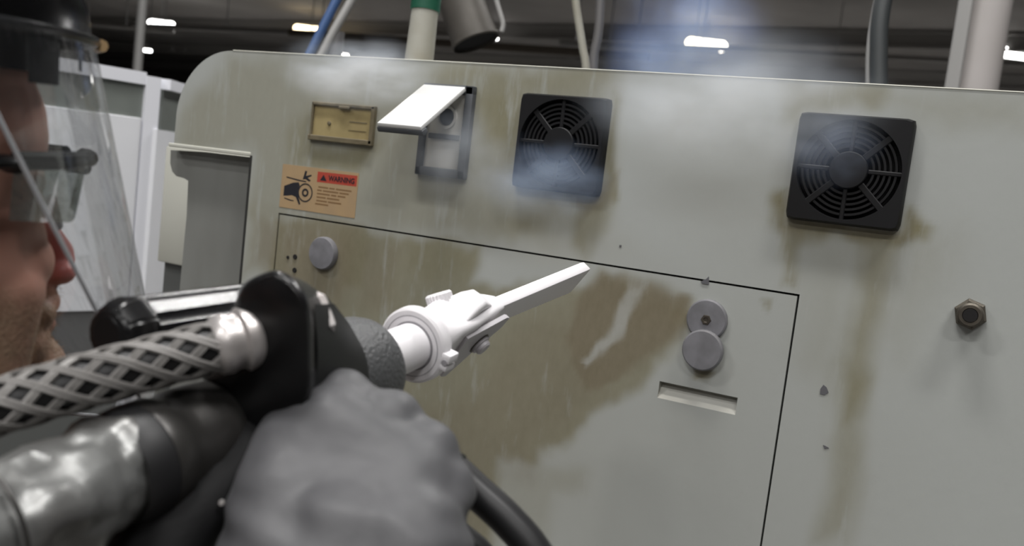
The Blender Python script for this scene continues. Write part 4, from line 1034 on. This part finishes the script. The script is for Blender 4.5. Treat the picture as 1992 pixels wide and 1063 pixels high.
# gauntlet cuff
add_capsule(b, at(560, 1060, .476), at(545, 1170, .46), .036, .038); add_capsule(b, at(670, 1070, .474), at(660, 1180, .46), .040, .044); add_capsule(b, at(790, 1075, .470), at(775, 1190, .455), .036, .038)
def folds(c, nn_):
    v_ = c-CAM; dpt = v_.dot(F); px = 996+CF*v_.dot(R)/dpt; py = 531.5-CF*v_.dot(U)/dpt
    w = float(smoothstep(900, 1010, np.array(py)))
    f_ = math.sin((c-wc).dot(U*1.0+R*.35)*260+2.2*mnoise.noise(c*22))
    return c+nn_*(.0011*w*f_+.0008*mnoise.noise(c*30)+.0003*mnoise.noise(c*90))
gl = remeshed('glove', b, .0023, 32, M['glove'], person, folds); gl['label'] = 'grey coated right glove closed on the gun'
# left glove closed round the gun's underside
b = bm_new(); lw0 = at(345, 1010, .66); pc = at(420, 965, .635)
add_capsule(b, lw0, pc, .034, .034)
for k in range(4):
    p = pc+(at(470, 930, .63)-pc)*.6+GA*(.018*k-.02); d_ = (R*.5+U*.35-F*.3).normalized()
    for j, L_ in enumerate((.035, .026, .02)):
        q_ = p+d_*L_; add_capsule(b, p, q_, .0115-.001*j, .011-.001*j, 12); p = q_; d_ = (Matrix.Rotation(math.radians(-50), 3, GA) @ d_).normalized()
add_capsule(b, pc-GA*.02, pc-GA*.03+U*.05, .016, .013)
remeshed('glove', b, .003, 5, M['rubber'], person)

# ---- safety glasses
gls = thing('safety_glasses', hp(.09, 0, 0), 'dark framed safety glasses on the worker\'s face', 'glasses')
def sheet(fn, us, vs, th, name, m, parent):
    bm = bm_new(); vv = [[bm.verts.new(fn(u, v)) for v in vs] for u in us]
    for i in range(len(us)-1):
        for j in range(len(vs)-1): bm.faces.new((vv[i][j], vv[i+1][j], vv[i+1][j+1], vv[i][j+1]))
    bmesh.ops.solidify(bm, geom=bm.faces[:], thickness=th); return build(name, bm, m, parent, True, 50)
for s in (-1, 1):
    def lens(u, v):    # u azimuth, v height
        a_ = math.radians(8+64*u); zt_, zb_ = .034, -.004+.010*abs(u-.45)
        z = zb_+(zt_-zb_)*v; rx = .1105-.02*(1-v)*.4; return hp(.012+rx*math.cos(a_), s*(.078)*math.sin(a_), z)
    sheet(lens, np.linspace(0, 1, 16), np.linspace(0, 1, 10), .0012, 'lens', M['lens'], gls)
    bm = bm_new(); pth = [lens(u, 1.0)+HX*.001 for u in np.linspace(0, 1, 16)]; add_tube(bm, pth, .0055, 10, True, 1.0); build('brow_bar', bm, M['lens_frame'], gls)
    bm = bm_new(); e_ = lens(1, .9); pth = smooth_path([e_, hp(.035, s*.083, .034), hp(-.005, s*.085, .030), hp(-.06, s*.080, .022)], 6); add_tube(bm, pth, .0085, 10, True, .5); build('temple', bm, M['lens_frame'], gls)
    bm = bm_new(); add_capsule(bm, hp(.101, s*.012, .006), hp(.104, s*.014, -.010), .0035*1, .0035); build('nose_pad', bm, M['pad'], gls)
bm = bm_new(); add_tube(bm, [hp(.1235, y_, .026) for y_ in np.linspace(-.012, .012, 7)], .004, 8); build('bridge', bm, M['lens_frame'], gls)

# ---- face shield: black crown piece with clear visor
fs = thing('face_shield', hp(.02, 0, .10), 'black headgear with clear curved visor on the worker\'s head', 'face shield')
def crown(u, v):
    a_ = 2*math.pi*u; k = v
    z = .104+.052*math.sin(k*math.pi/2)**.8; r = max(0.0, math.cos(k*math.pi/2))**.42
    fx = (.132 if math.cos(a_) > 0 else .122)
    return hp(-.012+fx*math.cos(a_)*r, .100*math.sin(a_)*r, z)
sheet(crown, np.linspace(0, 1, 61), list(np.linspace(0, .985, 18)), .003, 'crown_shell', M['hat'], fs)
bm = bm_new(); pth = [hp(-.012+(.134 if math.cos(a_) > 0 else .124)*math.cos(a_), .102*math.sin(a_), .104) for a_ in np.linspace(0, 2*math.pi, 61)]; add_tube(bm, pth, .0035, 8, False); build('crown_rim', bm, M['hat'], fs)
def band(u, v):
    a_ = math.radians(-150+300*u); z = .082+.030*v; return hp(-.008+.108*math.cos(a_), .089*math.sin(a_), z)
sheet(band, np.linspace(0, 1, 40), np.linspace(0, 1, 4), .004, 'sweat_band', M['hat'], fs)
for s, a0 in ((-1, 50), (-1, 22)):
    def tab(u, v):
        a_ = math.radians(a0+13*u); z = .076+.030*v+.010*(a0 < 30)*(1-v); return hp(-.010+.124*math.cos(a_), s*.098*math.sin(a_), z)
    sheet(tab, np.linspace(0, 1, 5), np.linspace(0, 1, 4), .004, 'visor_tab', M['hat'], fs)
def visor(u, v):   # v 0 bottom .. 1 top
    z = -.165+.272*v; half = 36+50*v; a_ = math.radians(-half+2*half*u)
    fx = .198-.068*v; fy = .125-.020*v
    return hp(-.010+fx*math.cos(a_), fy*math.sin(a_), z)
sheet(visor, np.linspace(0, 1, 61), np.linspace(0, 1, 21), .0015, 'visor', M['visor'], fs)
M['visor_edge'] = mat('visor_edge', (.42, .43, .45), .3)
for u in (0, 1):
    bm = bm_new(); add_tube(bm, [visor(u, v) for v in np.linspace(0, 1, 21)], .0013, 6); build('visor_edge', bm, M['visor_edge'], fs)
bm = bm_new(); add_tube(bm, [visor(u, 0) for u in np.linspace(0, 1, 61)], .0013, 6); build('visor_edge', bm, M['visor_edge'], fs)
bm = bm_new(); add_tube(bm, [visor(u, .985)+HX*.004 for u in np.linspace(.35, .41, 8)], .004, 8); build('warm_glint', bm, M['tan'], fs)  # warm reflection near the visor rim, put in as a tan strip

# ================================================================== BLASTING VAPOUR
def vapour(name, c, r, dens, label, seed, col=(.80, .88, 1.0), m3=None, nscale=7):
    m = bpy.data.materials.new('vapour_%s' % seed); m.use_nodes = True; nt = m.node_tree; nt.nodes.clear(); N = nt.nodes.new; L = nt.links.new
    out = N('ShaderNodeOutputMaterial'); vs = N('ShaderNodeVolumeScatter'); vs.inputs['Color'].default_value = (*col, 1); vs.inputs['Anisotropy'].default_value = .1
    tc = N('ShaderNodeTexCoord'); ln = N('ShaderNodeVectorMath'); ln.operation = 'LENGTH'; L(tc.outputs['Object'], ln.inputs[0])
    mr = N('ShaderNodeMapRange'); mr.interpolation_type = 'SMOOTHSTEP'; mr.inputs[1].default_value = .98; mr.inputs[2].default_value = .15; L(ln.outputs['Value'], mr.inputs[0])
    nz = N('ShaderNodeTexNoise'); nz.inputs['Scale'].default_value = nscale/4; nz.inputs['Detail'].default_value = 3; L(tc.outputs['Object'], nz.inputs['Vector'])
    mm = N('ShaderNodeMapRange'); mm.inputs[1].default_value = .38; mm.inputs[2].default_value = .66; L(nz.outputs['Fac'], mm.inputs[0])
    a = N('ShaderNodeMath'); a.operation = 'MULTIPLY'; L(mr.outputs[0], a.inputs[0]); L(mm.outputs[0], a.inputs[1])
    a2 = N('ShaderNodeMath'); a2.operation = 'MULTIPLY'; L(a.outputs[0], a2.inputs[0]); a2.inputs[1].default_value = dens
    L(a2.outputs[0], vs.inputs['Density']); L(vs.outputs[0], out.inputs['Volume'])
    bm = bm_new(); bmesh.ops.create_icosphere(bm, subdivisions=3, radius=1.0)
    me = bpy.data.meshes.new(name); bm.to_mesh(me); bm.free(); me.materials.append(m)
    o = bpy.data.objects.new(name, me); COL.objects.link(o); o.location = c; o.scale = r
    if m3: o.rotation_euler = m3
    return tag(o, label, 'vapour', 'drifting cold vapour', 'stuff')
def wv(px, py, out): return wl(px, py, out)
vapour('vapour', wv(690, 140, .09), (.17, .07, .065), 22, 'pale blue vapour above the yellowed meter', 1)
vapour('vapour', wv(885, 300, .09), (.10, .06, .09), 9, 'thin blue vapour over the socket box', 2)
vapour('vapour', wv(1050, 350, .09), (.13, .06, .07), 17, 'blue vapour across the lower left vent', 3, (.55, .70, 1.0))
vapour('vapour', wv(1400, 190, .10), (.22, .08, .11), 16, 'pale vapour between the two vents', 4)
vapour('vapour', wv(1610, 285, .08), (.07, .05, .06), 7, 'faint blue vapour on the right vent', 5, (.6, .72, 1.0))
vapour('vapour', at(1325, 95, 2.3), (.25, .14, .34), 8, 'blue vapour column rising behind the machine', 6, (.36, .52, 1.0))
